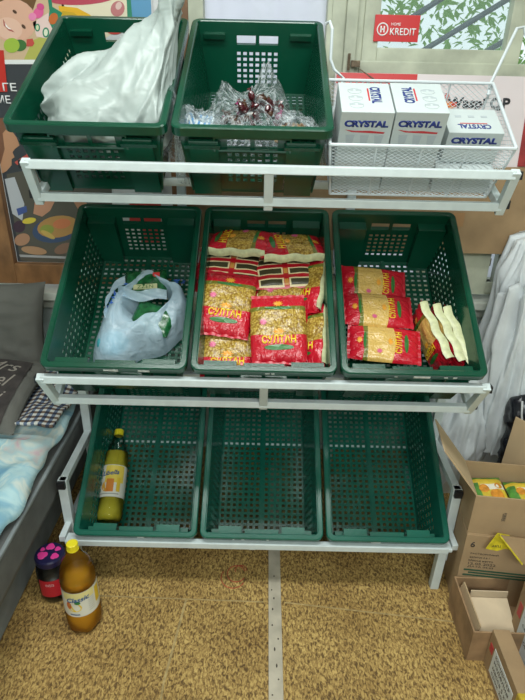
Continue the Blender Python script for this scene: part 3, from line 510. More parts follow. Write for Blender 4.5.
# ---------------------------------------------------------------- display rack
tiers = {'t': (1.421, 1.4391, .4726, -.6474), 'm': (1.3001, .8425, .5926, -.6057), 'b': (1.3117, .2268, .5889, -.5998)}
S, H = .4082, .216
def TM(k):
    y, z, t, x = tiers[k]; return T(x, y, z) @ Rx(t)
def TP(k, a, b, n): return TM(k) @ Vector((a, b, n))
M_rail = mat('white_powder_coat', (.62, .70, .70), .35, vary=.06, scale=30)
M_cap = mat('black_plastic', (.012, .013, .015), .4)
rack = empty('display_rack', (0, 1.5, 0), label='white metal three tier display rack of square tubes holding the green crates', cat='display rack')
RI = T(0, -1.5, 0)
def rpart(name, mb, m=M_rail): return mb.build(name, m, rack, M=RI)
X0, X1 = -.64, .64
def along(k, x0, x1, b, n, w=.022, h=.022):
    p = TM(k) @ Vector((0, b, n)); m = MB(); m.bar((x0, p.y, p.z), (x1, p.y, p.z), w, h, bev=.0025); return m
def wp(k, x, b, n):
    p = TM(k) @ Vector((0, b, n)); return Vector((x, p.y, p.z))
for k, x0, x1, b, n1, n2 in (('t', -.606, .622, -.026, -.093, -.192), ('m', -.608, .613, -.012, -.046, -.178)):
    rpart('front_rail', along(k, x0, x1, b, n1)); rpart('front_rail', along(k, x0, x1, b, n2))
    for x in (x0, x1):
        m = MB(); m.bar(wp(k, x, b, n1+.011), wp(k, x, b, n2-.02), .022, .022, up=(1, 0, 0), bev=.002); rpart('lip_post', m)
        s = 1 if x > 0 else -1
        c = MB(); c.bar(wp(k, x+s*.01, b, n1), wp(k, x+s*.016, b, n1), .02, .02); c.bar(wp(k, x+s*.012, b+.012, n2), wp(k, x+s*.024, b+.012, n2), .022, .022); rpart('end_cap', c, M_cap)
        m = MB(); m.bar(wp(k, x, b, n2), wp(k, x-s*.02, .40, n2-.04), .02, .022, bev=.002); rpart('side_arm', m)
    m = MB(); m.bar(wp(k, .004, b-.002, n1), wp(k, .004, b-.002, n2-.022), .018, .024, up=(1, 0, 0), bev=.002); rpart('centre_bracket', m)
    for bb in (.10, .50): rpart('support_rail', along(k, X0, X1, bb, -H-.0125))
rpart('front_rail', along('b', -.615, .615, -.01, -.037))
for bb in (.03, .405): rpart('support_rail', along('b', X0, X1, bb, -H-.0125, .02, .02))
m = MB(); m.bar((-.022, 1.335, .185), (-.022, 1.345, .155), .02, .014); rpart('centre_bracket', m)
for x in (X0, X1):
    s = 1 if x > 0 else -1
    m = MB(); m.bar((x, 1.695, 0), (x, 1.695, .70), .024, .03, up=(1, 0, 0), bev=.002); rpart('upright', m)
    m = MB(); m.bar((s*.30, 1.985, 0), (s*.30, 1.985, 1.42), .024, .03, up=(1, 0, 0), bev=.002); rpart('upright', m)
    m = MB(); m.bar((x, 1.695, .012), (x, 1.985, .012), .024, .024); rpart('base_bar', m)
    m = MB(); m.bar((x, 1.41, 0.06), (x, 1.41, .372), .024, .03, up=(1, 0, 0), bev=.002); rpart('side_post', m)
    m = MB(); m.bar((x, 1.40, .36), (x, 1.70, .36), .024, .024, bev=.002); rpart('side_arm', m)
    m = MB(); m.bar((x, 1.386, .36), (x, 1.399, .36), .025, .025); rpart('end_cap', m, M_cap)
    m = MB(); m.bar((x, 1.33, .19), (x, 1.70, .19), .02, .022, bev=.002); rpart('side_arm', m)
    m = MB(); m.bar((s*.602, 1.335, .195), (s*.602, 1.342, 0), .028, .028, up=(1, 0, 0), bev=.003); m.box((s*.602, 1.335, .19), (.05, .04, .012), bev=.002); rpart('leg', m)

# ---------------------------------------------------------------- crates
def crate_material(name, col):
    m = mat(name, col, .22, vary=.18, scale=5, bump=.05, bscale=120, spec=.6)
    return m
M_crate = crate_material('green_crate_plastic', (.0025, .062, .032))
M_crate_b = crate_material('teal_green_crate_plastic', (.0045, .108, .072))
TB = .027      # draft of the walls at the base
def ring_rim(mb, X, Y, r, w, z1, z0, seg=5):
    def rr(x, y, rad):
        pts = []
        for cx, cy, a in ((x-rad, y-rad, 0), (-x+rad, y-rad, 90), (-x+rad, -y+rad, 180), (x-rad, -y+rad, 270)):
            for i in range(seg+1):
                t = math.radians(a+90*i/seg); pts.append((cx+rad*math.cos(t), cy+rad*math.sin(t)))
        return pts
    prof = [(0, z0), (0, z1-.003), (.003, z1), (w-.002, z1), (w, z1-.002), (w, z0+.012), (.004, z0+.012), (.003, z0)]
    rings = [[(x, y, z) for x, y in rr(X-o, Y-o, max(.002, r-o*.6))] for o, z in prof]
    n = len(rings[0]); vs = [v for R in rings for v in R]; fs = []
    P = len(prof)
    for i in range(P):
        for k in range(n): fs.append((i*n+k, i*n+(k+1) % n, ((i+1) % P)*n+(k+1) % n, ((i+1) % P)*n+k))
    mb.add(vs, fs)
def make_crate(variant, m):
    root = empty('plastic_crate')
    X, Y = .199, .299
    wi = .015     # wall inset from the rim edge at the top
    def wallx(z, s): return s*(X-wi-TB*(1-z/H))
    def wally(z, s): return s*(Y-wi-TB*(1-z/H))
    rim = MB(); ring_rim(rim, X, Y, .024, .017, H, H-.024); rim.build('rim', m, root, fix=True)
    # floor
    fx, fy = X-wi-TB+.002, Y-wi-TB+.002
    us = holes_axis(-fx, 0, 7, .55, .006)[:-1]+holes_axis(0, fx, 7, .55, .006)
    vs = holes_axis(-fy, fy, 25, .52, .012)
    nu = len(us)
    # openings are the odd cells of each half
    def hole(i, j):
        half = len(holes_axis(-fx, 0, 7, .55, .006))-1
        ii = i if i < half else i-half
        return ii % 2 == 1 and j % 2 == 1
    f = MB(); f.perf(lambda u, v: (u, v, .004), (0, 0, 1), us, vs, hole, .004)
    f.box((0, 0, .010), (.012, 2*fy, .006)); 
    for sx in (-1, 1):
        f.bar((sx*.10, -fy+.02, .0085), (0, -fy+.28, .0085), .003, .003); f.bar((sx*.10, fy-.02, .0085), (0, fy-.28, .0085), .003, .003)
    f.build('crate_floor', m, root)
    # long sides
    for s in (-1, 1):
        w = MB(); us = holes_axis(-.245, .245, 20, .55, .0); vs = [0]+holes_axis(.022, .150, 6, .55, 0)[1:-1]+[H-.003]
        vs = [0]+[v for v in holes_axis(.022, .150, 6, .55, 0)[1:-1]]+[H-.003]
        us = [-1.0]+us[1:-1]+[1.0]
        def P(u, v, s=s):
            yy = u if abs(u) < 1 else math.copysign(1, u)*(Y-wi-TB*(1-v/H))
            return (wallx(v, s), yy, v)
        w.perf(P, (-s, 0, 0), us, vs, lambda i, j: i % 2 == 1 and j % 2 == 1, .0035)
        for y in (-.262, .262): w.bar((wallx(.01, s)+s*.003, y, .01), (wallx(H-.03, s)+s*.003, y, H-.03), .012, .004, up=(1, 0, 0))
        w.bar((wallx(.165, s)+s*.004, -.27, .165), (wallx(.165, s)+s*.004, .27, .165), .006, .006)
        w.build('side_wall', m, root)
    # short ends
    for s in (-1, 1):
        w = MB()
        nc = 7 if variant != 'b' else 13; hw = .068 if variant != 'b' else .14
        rows = 6 if variant != 'b' else 8
        ua = holes_axis(-hw, hw, nc, .58, 0); va = holes_axis(.035, .135, rows, .6, 0)
        xs = [-1.0]+ua[1:-1]+[1.0]
        vz = [0]+va[1:-1]+[.152, .178, H-.003]
        nr = len(va)-2
        us = xs
        def hole(i, j):
            if j < nr: return i % 2 == 1 and j % 2 == 1
            if j == nr+1 and variant != 'b':      # grip slots, two of them with a web between
                mid = (us[i]+us[i+1])/2 if 0 < i < len(us)-2 else 9
                return abs(mid) < hw*.98 and not (abs(mid) < .006)
            return False
        def P(u, v, s=s):
            xx = u if abs(u) < 1 else math.copysign(1, u)*(X-wi-TB*(1-v/H))
            return (xx, wally(v, s), v)
        w.perf(P, (0, -s, 0), us, vz, hole, .0035)
        # grip lip under the slots, ribs
        if variant != 'b':
            w.box((0, wally(.148, s)+s*.006, .148), (.19, .014, .005)); w.box((0, wally(.184, s)+s*.006, .186), (.19, .014, .005))
            for x in (-.095, .095): w.box((x, wally(.167, s)+s*.006, .167), (.004, .014, .042))
        w.build('end_wall', m, root)
        # stacking blocks in the corners
        for sx in (-1, 1):
            b = MB()
            def blk(x0, x1, z0, z1, dp, out=False):
                sg = s if out else -s
                vs = []
                for z in (z0, z1):
                    yb = wally(z, s); d = dp*(1 if z == z1 else .8)
                    for x in (x0, x1):
                        for y in (yb, yb+sg*d): vs.append((sx*x, y, z))
                b.add(vs, [(0, 1, 3, 2), (4, 6, 7, 5), (0, 4, 5, 1), (2, 3, 7, 6), (0, 2, 6, 4), (1, 5, 7, 3)])
            if variant == 't':
                if s < 0: blk(.085, .158, 0.0, H-.04, .014, True); blk(.08, .17, H-.062, H-.05, .02, True)
                else: blk(.10, .165, H-.045, H-.03, .02)
            elif variant == 'm':
                if s > 0: blk(.085, .172, .004, H-.035, .034)
                else: blk(.10, .165, 0.0, H-.06, .012, True); blk(.075, .165, H-.035, H-.016, .022)
            else:
                blk(.065, .14, H-.040, H-.018, .026); blk(.12, .165, .004, H-.05, .018)
            b.build('corner_block', m, root, fix=True)
    b = MB(); b.box((0, -Y+.028, H-.022), (.11, .012, .01)); b.build('grip_bar', m, root)
    return root
protos = {'t': make_crate('t', M_crate), 'm': make_crate('m', M_crate), 'b': make_crate('b', M_crate_b)}
crate_labels = {
 ('t', 0): 'green crate on the top tier with a big white sack inside, at the left', ('t', 1): 'green crate on the top tier holding clear bags, beside the wire basket',
 ('m', 0): 'green crate on the middle tier with a blue white carrier bag inside', ('m', 1): 'green crate on the middle tier packed full of red and yellow pasta packs',
 ('m', 2): 'green crate on the middle tier holding six pasta packs, right end', ('b', 0): 'green crate on the bottom tier with a yellow capped bottle lying in it',
 ('b', 1): 'empty green crate in the centre of the bottom tier', ('b', 2): 'empty green crate at the right end of the bottom tier'}
crates = {}
for (k, i), lab in crate_labels.items():
    o = protos[k] if i == 0 else copy_tree(protos[k])
    o.matrix_world = TM(k) @ T(.2+i*S, .3, -H)
    tag(o, lab, 'crate', {'t': 'green crates on the top tier', 'm': 'green crates on the middle tier', 'b': 'green crates on the bottom tier'}[k])
    crates[(k, i)] = o
# worn paper remains on the crates' front rims
M_sticker = mat('worn_paper', (.75, .78, .76), .7, vary=.35, scale=90)
def rim_patch(k, i, xs, wdt, hgt=.012):
    for j, x in enumerate(xs): MB().box((x, -.3000, H-.012), (wdt[j], .0014, hgt*(.6+.4*((j*7) % 3)/2))).build('paper_scrap', M_sticker, crates[(k, i)])
rim_patch('m', 0, [-.02, -.005, .008, .075, .09], [.012, .016, .012, .014, .018], .009)
rim_patch('m', 2, [.02], [.045], .014); rim_patch('m', 2, [-.05, .085, .11], [.008, .01, .01], .005)
rim_patch('m', 1, [.01, .025], [.012, .008], .005)
rim_patch('b', 0, [.02], [.022], .008); rim_patch('b', 1, [-.06, -.09, .02], [.01, .006, .007], .005); rim_patch('b', 2, [-.04], [.03], .01)
# ---------------------------------------------------------------- pasta packs
def uv_nodes(m):
    nt = m.node_tree; uv = nt.nodes.new('ShaderNodeUVMap'); uv.uv_map = 'UVMap'
    sp = nt.nodes.new('ShaderNodeSeparateXYZ'); nt.links.new(uv.outputs[0], sp.inputs[0]); return nt, uv, sp
def mth(nt, op, a, b=None, c=None):
    n = nt.nodes.new('ShaderNodeMath'); n.operation = op
    for i, x in enumerate((a, b, c)):
        if x is None: continue
        if isinstance(x, (int, float)): n.inputs[i].default_value = x
        else: nt.links.new(x, n.inputs[i])
    return n.outputs[0]
def mixc(nt, f, a, b):
    n = nt.nodes.new('ShaderNodeMixRGB'); nt.links.new(f, n.inputs[0])
    for i, x in ((1, a), (2, b)):
        if isinstance(x, tuple): n.inputs[i].default_value = (*x, 1)
        else: nt.links.new(x, n.inputs[i])
    return n.outputs[0]
def pack_front(name, lo, hi, fine):
    m = bpy.data.materials.new(name); m.use_nodes = True; nt, uv, sp = uv_nodes(m); L = nt.links.new
    b = nt.nodes['Principled BSDF']; b.inputs['Roughness'].default_value = .27; b.inputs['Coat Weight'].default_value = .15
    U, V = sp.outputs[0], sp.outputs[1]
    du = mth(nt, 'ABSOLUTE', mth(nt, 'SUBTRACT', U, .5)); arch = mth(nt, 'MULTIPLY', mth(nt, 'POWER', du, 2), .45)
    inlo = mth(nt, 'GREATER_THAN', V, mth(nt, 'ADD', lo, mth(nt, 'MULTIPLY', arch, .35)))
    inhi = mth(nt, 'LESS_THAN', V, mth(nt, 'SUBTRACT', hi, mth(nt, 'MULTIPLY', arch, -.2)))
    win = mth(nt, 'MULTIPLY', inlo, inhi)
    vo = nt.nodes.new('ShaderNodeTexVoronoi'); vo.inputs['Scale'].default_value = 60 if fine else 26
    mp = nt.nodes.new('ShaderNodeMapping'); mp.inputs['Scale'].default_value = (1, 1.3, 1) if not fine else (.3, 2.2, 1); L(uv.outputs[0], mp.inputs[0]); L(mp.outputs[0], vo.inputs['Vector'])
    r = nt.nodes.new('ShaderNodeValToRGB'); L(vo.outputs['Distance'], r.inputs[0]); e = r.color_ramp.elements
    if fine: e[0].color = (.72, .50, .16, 1); e[1].color = (.60, .38, .09, 1)
    else: e[0].color = (.66, .47, .10, 1); e[1].color = (.24, .13, .012, 1)
    e[1].position = .75
    edge = mth(nt, 'MULTIPLY', mth(nt, 'GREATER_THAN', V, hi+.0), mth(nt, 'LESS_THAN', V, mth(nt, 'ADD', hi+.05, mth(nt, 'MULTIPLY', arch, .2))))
    c = mixc(nt, win, (.50, .008, .022), r.outputs[0]); c = mixc(nt, edge, c, (.16, .16, .02))
    L(c, b.inputs['Base Color'])
    n = nt.nodes.new('ShaderNodeTexNoise'); n.inputs['Scale'].default_value = 5; n.inputs['Distortion'].default_value = 2.2; L(uv.outputs[0], n.inputs['Vector'])
    bp = nt.nodes.new('ShaderNodeBump'); bp.inputs['Strength'].default_value = .55; bp.inputs['Distance'].default_value = .012; L(n.outputs['Fac'], bp.inputs['Height']); L(bp.outputs[0], b.inputs['Normal'])
    return m
def pack_back(name):
    m = bpy.data.materials.new(name); m.use_nodes = True; nt, uv, sp = uv_nodes(m); L = nt.links.new
    b = nt.nodes['Principled BSDF']; b.inputs['Roughness'].default_value = .3
    U, V = sp.outputs[0], sp.outputs[1]
    def rect(cu, hu, cv, hv):
        a = mth(nt, 'LESS_THAN', mth(nt, 'ABSOLUTE', mth(nt, 'SUBTRACT', U, cu)), hu)
        return mth(nt, 'MULTIPLY', a, mth(nt, 'LESS_THAN', mth(nt, 'ABSOLUTE', mth(nt, 'SUBTRACT', V, cv)), hv))
    c = (.48, .008, .02)
    first = True
    for cu in (.12, .40, .68, .90):
        for cv in (.27, .73):
            for hu, hv, col in ((.095, .19, (.72, .62, .35)), (.065, .165, (.05, .045, .02))):
                c = mixc(nt, rect(cu, hu, cv, hv), c, col)
        c = mixc(nt, rect(cu, .07, .5, .03), c, (.55, .25, .05))
    L(c, b.inputs['Base Color'])
    return m
PF = pack_front('pasta_pack_front', .36, .76, False); PF2 = pack_front('vermicelli_pack_front', .34, .74, True); PB = pack_back('pasta_pack_back')
M_cream = mat('cream_side_strip', (.60, .62, .36), .4, vary=.2, scale=60)
M_yel = flat((.85, .58, .02), .3); M_grn = flat((.03, .16, .03), .3); M_pink = flat((.62, .10, .22), .3); M_orange = flat((.75, .33, .03), .3)
def pack_h(W, Hh, Th):
    def h(x, y):
        u = min(1, abs(x)/(W/2)); v = min(1, abs(y)/(Hh/2))
        w = .0035*noise.noise(Vector((x*38, y*30, 1.7)))*(1-u**4)+.003*math.sin(x*190+2*math.sin(y*50))*max(0, v-.72)*3
        return Th/2*(max(0, 1-u**3.2)**.55)*(max(0, 1-v**4)**.8)+w*(1-v**12)*(1-u**8)
    return h
def make_pack(W=.16, Hh=.205, Th=.042, front=PF, rot_logo=False):
    root = empty('pasta_pack'); h = pack_h(W, Hh, Th)
    m = MB()
    def P(sg):
        def f(u, v):
            x = (u-.5)*W; y = (v-.5)*Hh
            pin = 1-.05*(abs(y)/(Hh/2))**3
            return (x*pin, y*(1-.02*math.cos(u*PI)), sg*h(x, y)*(1 if sg > 0 else .8))
        return f
    m.grid(P(1), 30, 34, 0); m.grid(P(-1), 20, 24, 1)
    body = m.build('pack_body', [front, PB], root, smooth=True)
    def on(off): return lambda c: Vector((c.x, c.y, h(c.x, c.y)+off+c.z))
    sc = W/.16
    def put(mesh, dx, dy, off):
        for v in mesh.vertices: v.co = on(off)(Vector((v.co.x+dx, v.co.y+dy, v.co.z)))
    t = text_mesh('СУЛТАН', W*.60, W*.16, bold=.03); put(t, 0, -Hh*.20, .0016); link('lettering', t, M_yel, root)
    def disc(name, cx, cy, rx, ry, mm, off=.0012, n=18, star=0):
        b = MB(); pts = []
        nn = n if not star else star*2
        for i in range(nn):
            a = 2*PI*i/nn; k = 1 if not star or i % 2 == 0 else .55
            x, y = cx+rx*k*math.cos(a), cy+ry*k*math.sin(a); pts.append((x, y, h(x, y)+off))
        c = (cx, cy, h(cx, cy)+off+.0004)
        b.add(pts+[c]+[(p[0], p[1], p[2]-.0008) for p in pts], [(i, (i+1) % nn, nn) for i in range(nn)]+[(i, nn+1+i, nn+1+(i+1) % nn, (i+1) % nn) for i in range(nn)])
        return b.build(name, mm, root)
    disc('green_banner', 0, -Hh*.315, W*.26, W*.05, M_grn); disc('round_seal', -W*.27, Hh*.07, W*.075, W*.075, M_pink, star=9)
    disc('sun_emblem', 0, -Hh*.085, W*.12, W*.07, M_orange, star=8)
    disc('green_banner', 0, Hh*.285, W*.24, W*.035, M_grn); disc('sun_emblem', 0, Hh*.36, W*.10, W*.075, M_orange, .0014, star=10)
    f = MB(); gs = lambda o: (lambda u, v: (W/2-.003+.004*math.sin(u*PI)+o, (v-.5)*Hh*.98, .003*math.sin(v*17)+(u-.5)*.026)); f.grid(gs(.001), 4, 24); f.grid(gs(0), 4, 24)
    f.build('side_fin', M_cream, root, smooth=True)
    for s in (-1, 1):
        f = MB(); f.grid(lambda u, v: ((u-.5)*W*.97, s*(Hh/2-.004+.011*v), .002*math.sin(u*26+s)), 30, 2); f.grid(lambda u, v: ((u-.5)*W*.97, s*(Hh/2-.004+.011*v), .002*math.sin(u*26+s)-.001), 30, 2)
        f.build('end_seal', mat('pack_red_seal', (.48, .01, .025), .3), root, smooth=True)
    return root
pk = make_pack(); pk2 = make_pack(.128, .205, .036, PF2)
def place(proto, used, k, a, b, n, rz=0, rx=0, ry=0, label=None, group=None, fin=True):
    o = copy_tree(proto)
    if not fin:
        for ch in list(o.children):
            if ch.name.startswith('side_fin'): bpy.data.objects.remove(ch)
    o.matrix_world = TM(k) @ T(a, b, n) @ Rz(rz) @ Rx(rx) @ Ry(ry); tag(o, label, 'pasta pack', group); return o
R_ = math.radians
g2 = 'pasta packs in the middle crate'; g3 = 'vermicelli packs in the right crate'
packs = [
 # a, b, n, rz, rx, ry, label
 (.495, .245, -.040, R_(-6), R_(4), R_(3), 'upright pasta pack on the left of the full crate, yellow lettering in full view'),
 (.648, .150, -.022, R_(2), R_(6), R_(-2), 'front centre pasta pack lying on top, largest red bottom band, over the crate front'),
 (.503, .105, -.080, R_(2), R_(2), 0, 'pasta pack at the front left corner of the full crate, half under another'),
 (.665, .285, -.060, R_(-3), R_(0), 0, 'pasta pack just behind the front centre one, only its lettering showing'),
 (.655, .125, -.075, R_(4), R_(0), 0, 'pasta pack buried under the front centre pack'),
 (.722, .155, -.085, R_(-4), 0, R_(-36), 'pasta pack at the front right, tipped with cream side strip outward'),
 (.722, .335, -.072, R_(-10), 0, R_(-36), 'pasta pack at the right wall behind another tipped one, cream strip outward'),
 (.520, .490, -.045, R_(-98), R_(8), R_(-24), 'topmost rear left pasta pack lying sideways in the full crate'),
 (.690, .470, -.040, R_(-83), R_(-5), R_(-24), 'topmost rear right pasta pack lying sideways in the full crate'),
 (.505, .405, -.060, R_(85), R_(180), R_(-10), 'pasta pack face down on the left, upper of two showing dark back panels'),
 (.505, .368, -.078, R_(82), R_(180), R_(-8), 'pasta pack face down on the left, lower of two showing dark back panels'),
 (.668, .385, -.055, R_(95), R_(180), R_(-10), 'pasta pack face down in the middle, upper of two with dark back panels'),
 (.665, .348, -.074, R_(93), R_(180), R_(-8), 'pasta pack face down in the middle, lower of two with dark back panels')]
for i, (a, b, n, rz, rx, ry, lab) in enumerate(packs): place(pk, i, 'm', a, b, n, rz, rx, ry, lab, g2, i in (5, 6, 7, 8))

packs3 = [(.958, .405, -.142, R_(86), R_(3), R_(-5), 'rear one of three flat vermicelli packs stacked in a column on the left'),
 (.962, .290, -.122, R_(88), R_(2), R_(3), 'middle one of three flat vermicelli packs lying on the left'),
 (.968, .160, -.112, R_(84), R_(-2), R_(4), 'front one of three flat vermicelli packs, nearest the crate rim'),
 (1.112, .185, -.120, R_(16), R_(0), R_(-88), 'leftmost of three vermicelli packs standing on edge, with a clear tear'),
 (1.152, .178, -.120, R_(15), R_(0), R_(-91), 'middle one of three vermicelli packs standing on edge'),
 (1.182, .170, -.120, R_(14), R_(0), R_(-93), 'rightmost of three vermicelli packs standing on edge by the crate wall')]
for i, (a, b, n, rz, rx, ry, lab) in enumerate(packs3): place(pk2, i, 'm', a, b, n, rz, rx, ry, lab, g3, i > 2)
for pp in (pk, pk2):
    for ch in list(pp.children): bpy.data.objects.remove(ch)
    bpy.data.objects.remove(pp)

# ---------------------------------------------------------------- blue white carrier bag with green packets, middle tier left
M_bag = film('blue_white_bag_film', (.66, .85, .97), .30, .25, .9, 26, .3)
M_bagprint = flat((.03, .12, .45), .4)
bag = empty('carrier_bag', M=TM('m') @ T(.215, .25, -H+.012) @ Matrix.Scale(1.13, 4), label='crumpled blue white plastic carrier bag lying in the left middle crate', cat='carrier bag')
def bag_outline(t):
    # radius of the bag seen from above, lobes at the handles
    return .122+.022*math.cos(2*t-1.2)+.014*math.cos(3*t+.6)+.010*math.sin(5*t)
def bag_pt(u, v):
    t = u*2*PI; r = bag_outline(t)*(1-v*.66)
    hgt = .085*math.sin(min(1, v*1.25)*PI*.62)**.7 if v > 0 else 0
    x, y = r*math.cos(t)*.98, r*math.sin(t)*1.22+.01
    cx, cy = .018*v, .055*v
    vd = noise.voronoi(Vector((x*17+y*6, y*13, v*1.5)))[0]; n = noise.noise(Vector((x*22, y*22, v*2)))*.010+(vd[1]-vd[0])*.030*min(1, v*4)
    drop = .06*max(0, v-.72)/.28
    return (x+cx+n*.6, y+cy, hgt+n-drop+.004)
m = MB(); m.grid(bag_pt, 110, 26); m.build('bag_body', M_bag, bag, smooth=True)
for (p0, p1, p2) in (((-.065, .07, .085), (.0, .035, .115), (.075, .06, .09)), ((-.085, .0, .065), (-.115, .05, .085), (-.05, .115, .08))):
    h = MB(); p0, p1, p2 = Vector(p0), Vector(p1), Vector(p2)
    def hp(u, v, p0=p0, p1=p1, p2=p2):
        c = p0*(1-u)**2+p1*2*u*(1-u)+p2*u*u; return c+Vector((0, (v-.5)*.035, .008*math.sin(v*7+u*9)))
    h.grid(hp, 20, 6); h.build('bag_handle', M_bag, bag, smooth=True)
def bag_surf(x, y):
    best = None
    for j in range(0, 19):
        for i in range(0, 60):
            p = bag_pt(i/60, j/26)
            d = (p[0]-x)**2+(p[1]-y)**2
            if best is None or d < best[0]: best = (d, p[2])
    return best[1]
rb = random.Random(11)
for (cx, cy) in ((.085, .145), (-.085, .045), (-.055, .10)):
    bp_ = MB()
    for i in range(12):
        x, y = cx+rb.uniform(-.018, .018), cy+rb.uniform(-.022, .022); z = bag_surf(x, y)+.003
        a = rb.uniform(0, 6); l = rb.uniform(.005, .013)
        bp_.poly([(x-l*math.cos(a), y-l*math.sin(a), z), (x+.003*math.sin(a), y-.003*math.cos(a), z), (x+l*math.cos(a), y+l*math.sin(a), z), (x-.003*math.sin(a), y+.003*math.cos(a), z)], (0, 0, .0006), 0, .0004)
    tag(bp_.build('blue_print', M_bagprint, bag), kind='stuff')
M_gpack = mat('dark_green_packet', (.012, .12, .035), .25, vary=.5, scale=60, bump=.5, bscale=60, coat=.5)
for i, (x, y, z, rz, lab) in enumerate(((.225, .375, -.125, .1, 'dark green packet with red corner sticker, rear one inside the carrier bag'), (.262, .245, -.128, -.3, 'dark green packet showing through the front opening of the carrier bag'))):
    g = empty('green_packet', M=TM('m') @ T(x, y, z) @ Rz(rz) @ Rx(.1), label=lab, cat='packet', group='green packets in the carrier bag')
    hh = pack_h(.13, .10, .04); m = MB()
    for sg in (1, -1): m.grid(lambda u, v, sg=sg: ((u-.5)*.13, (v-.5)*.10, sg*hh((u-.5)*.13*.16/.16, (v-.5)*.10)), 20, 16)
    m.build('packet_body', M_gpack, g, smooth=True)
    if i == 0:
        b = MB(); b.box((.035, .02, .021), (.022, .016, .001), Rx(.05).to_3x3()); b.build('red_sticker', flat((.6, .03, .03)), g)
        b = MB(); b.box((0, -.022, .0205), (.075, .018, .001)); b.build('pale_label', flat((.55, .55, .30)), g)
        text('lettering', 'ZZEN', .05, .012, M_grn, g, M=T(0, -.022, .0212))
m = MB(); m.sphere((0, 0, 0), (.05, .045, .03), seg=20, rings=12)
o = m.build('cyan_pouch', mat('cyan_plastic', (.08, .52, .62), .35, vary=.3, scale=14, bump=.3), None, smooth=True); o.matrix_world = TM('m') @ T(.145, .165, -.150)
tag(o, 'cyan pouch showing through the lower left of the carrier bag', 'pouch')

# ---------------------------------------------------------------- clear bags with sweets, top tier
M_clear = film('clear_bag_film', (.85, .90, .90), .90, .05, 1.0, 34, .10)
def streak_film():
    m = bpy.data.materials.new('streaked_clear_film'); m.use_nodes = True; nt = m.node_tree; nt.nodes.clear(); L = nt.links.new
    out = nt.nodes.new('ShaderNodeOutputMaterial'); tr = nt.nodes.new('ShaderNodeBsdfTransparent'); tr.inputs[0].default_value = (.95, .97, .97, 1)
    pr = nt.nodes.new('ShaderNodeBsdfPrincipled'); pr.inputs['Base Color'].default_value = (.62, .68, .70, 1); pr.inputs['Roughness'].default_value = .16
    uv = nt.nodes.new('ShaderNodeUVMap'); uv.uv_map = 'UVMap'; mp = nt.nodes.new('ShaderNodeMapping'); mp.inputs['Scale'].default_value = (26, 5, 1); n = nt.nodes.new('ShaderNodeTexNoise'); n.inputs['Scale'].default_value = 1; n.inputs['Distortion'].default_value = 1.4; n.inputs['Detail'].default_value = 3
    L(uv.outputs[0], mp.inputs[0]); L(mp.outputs[0], n.inputs['Vector'])
    r = nt.nodes.new('ShaderNodeValToRGB'); L(n.outputs['Fac'], r.inputs[0]); e = r.color_ramp.elements
    e[0].position = .40; e[0].color = (.94, .94, .94, 1); e[1].position = .72; e[1].color = (.90, .90, .90, 1); x = e.new(.50); x.color = (.55, .55, .55, 1); x = e.new(.56); x.color = (.88, .88, .88, 1)
    bp = nt.nodes.new('ShaderNodeBump'); bp.inputs['Strength'].default_value = 1; bp.inputs['Distance'].default_value = .01; L(n.outputs['Fac'], bp.inputs['Height']); L(bp.outputs[0], pr.inputs['Normal'])
    mx = nt.nodes.new('ShaderNodeMixShader'); L(r.outputs[0], mx.inputs[0]); L(pr.outputs[0], mx.inputs[1]); L(tr.outputs[0], mx.inputs[2]); L(mx.outputs[0], out.inputs[0]); return m
M_clear = streak_film()
def clear_bag(label, cen, ra, rb, h, peaks, seed, rot=0):
    def f(u, v):
        t = u*2*PI; R = (math.cos(v*PI/2)**.75) if v < 1 else 0
        fo = abs(noise.noise(Vector((math.cos(t)*2.6+seed, math.sin(t)*2.6, v*1.2))))
        fo2 = abs(noise.noise(Vector((math.cos(t)*6, math.sin(t)*6+seed, v*3))))
        k = 1-.40*fo-.18*fo2; x, y = ra*R*k*math.cos(t), rb*R*k*math.sin(t)
        z = h*math.sin(v*PI/2)**.8*(1-.25*fo)+.02*noise.noise(Vector((x*26, y*26, seed)))*v
        for (px_, py_, pz_, w) in peaks:
            d = ((x-px_)**2+(y-py_)**2)/(w*w); g = math.exp(-d*1.3); z += pz_*g*(1-.5*fo2); x += (px_-x)*g*.45; y += (py_-y)*g*.45+pz_*g*.25
        return (x, y, z)
    mb = MB(); mb.grid(f, 110, 40); o = mb.build('clear_bag', M_clear, None, smooth=True)
    o.matrix_world = TM('t') @ T(*cen) @ Rz(rot); tag(o, label, 'clear bag', 'clear plastic bags in the top crate')
clear_bag('large clear plastic bag with a gathered peak holding dark red wrapped sweets', (.60, .23, -.20), .150, .145, .135, [(.045, .065, .10, .060), (-.085, .045, .06, .045)], 3)
clear_bag('small clear bag of blue and white printed things at the left', (.455, .135, -.20), .095, .10, .165, [(-.065, .01, .09, .035)], 9)
clear_bag('flat clear bag of brown shelled snacks at the right front', (.72, .125, -.20), .095, .10, .165, [(-.05, .03, .03, .03)], 14)
swc = [mat('sweet_wrapper_dark_red', (.07, .008, .012), .2, vary=.5, scale=80, coat=.5), mat('sweet_wrapper_brown', (.07, .03, .014), .25, vary=.5, scale=80), mat('sweet_wrapper_silver', (.60, .58, .55), .2, .3, vary=.3, scale=90), mat('sweet_wrapper_magenta', (.32, .03, .14), .22, vary=.4, scale=80)]
def sweet(m):
    b = MB(); b.sphere((0, 0, 0), (.014, .010, .007), seg=10, rings=6)
    for s in (-1, 1):
        b.add([(s*.010, 0, 0), (s*.020, .007, .003), (s*.021, 0, -.002), (s*.020, -.007, .003)], [(0, 1, 2), (0, 2, 3)])
    o = b.build('wrapped_sweet', m, None); return o
sps = [sweet(m) for m in swc]; rs = random.Random(2); used = [0]*4
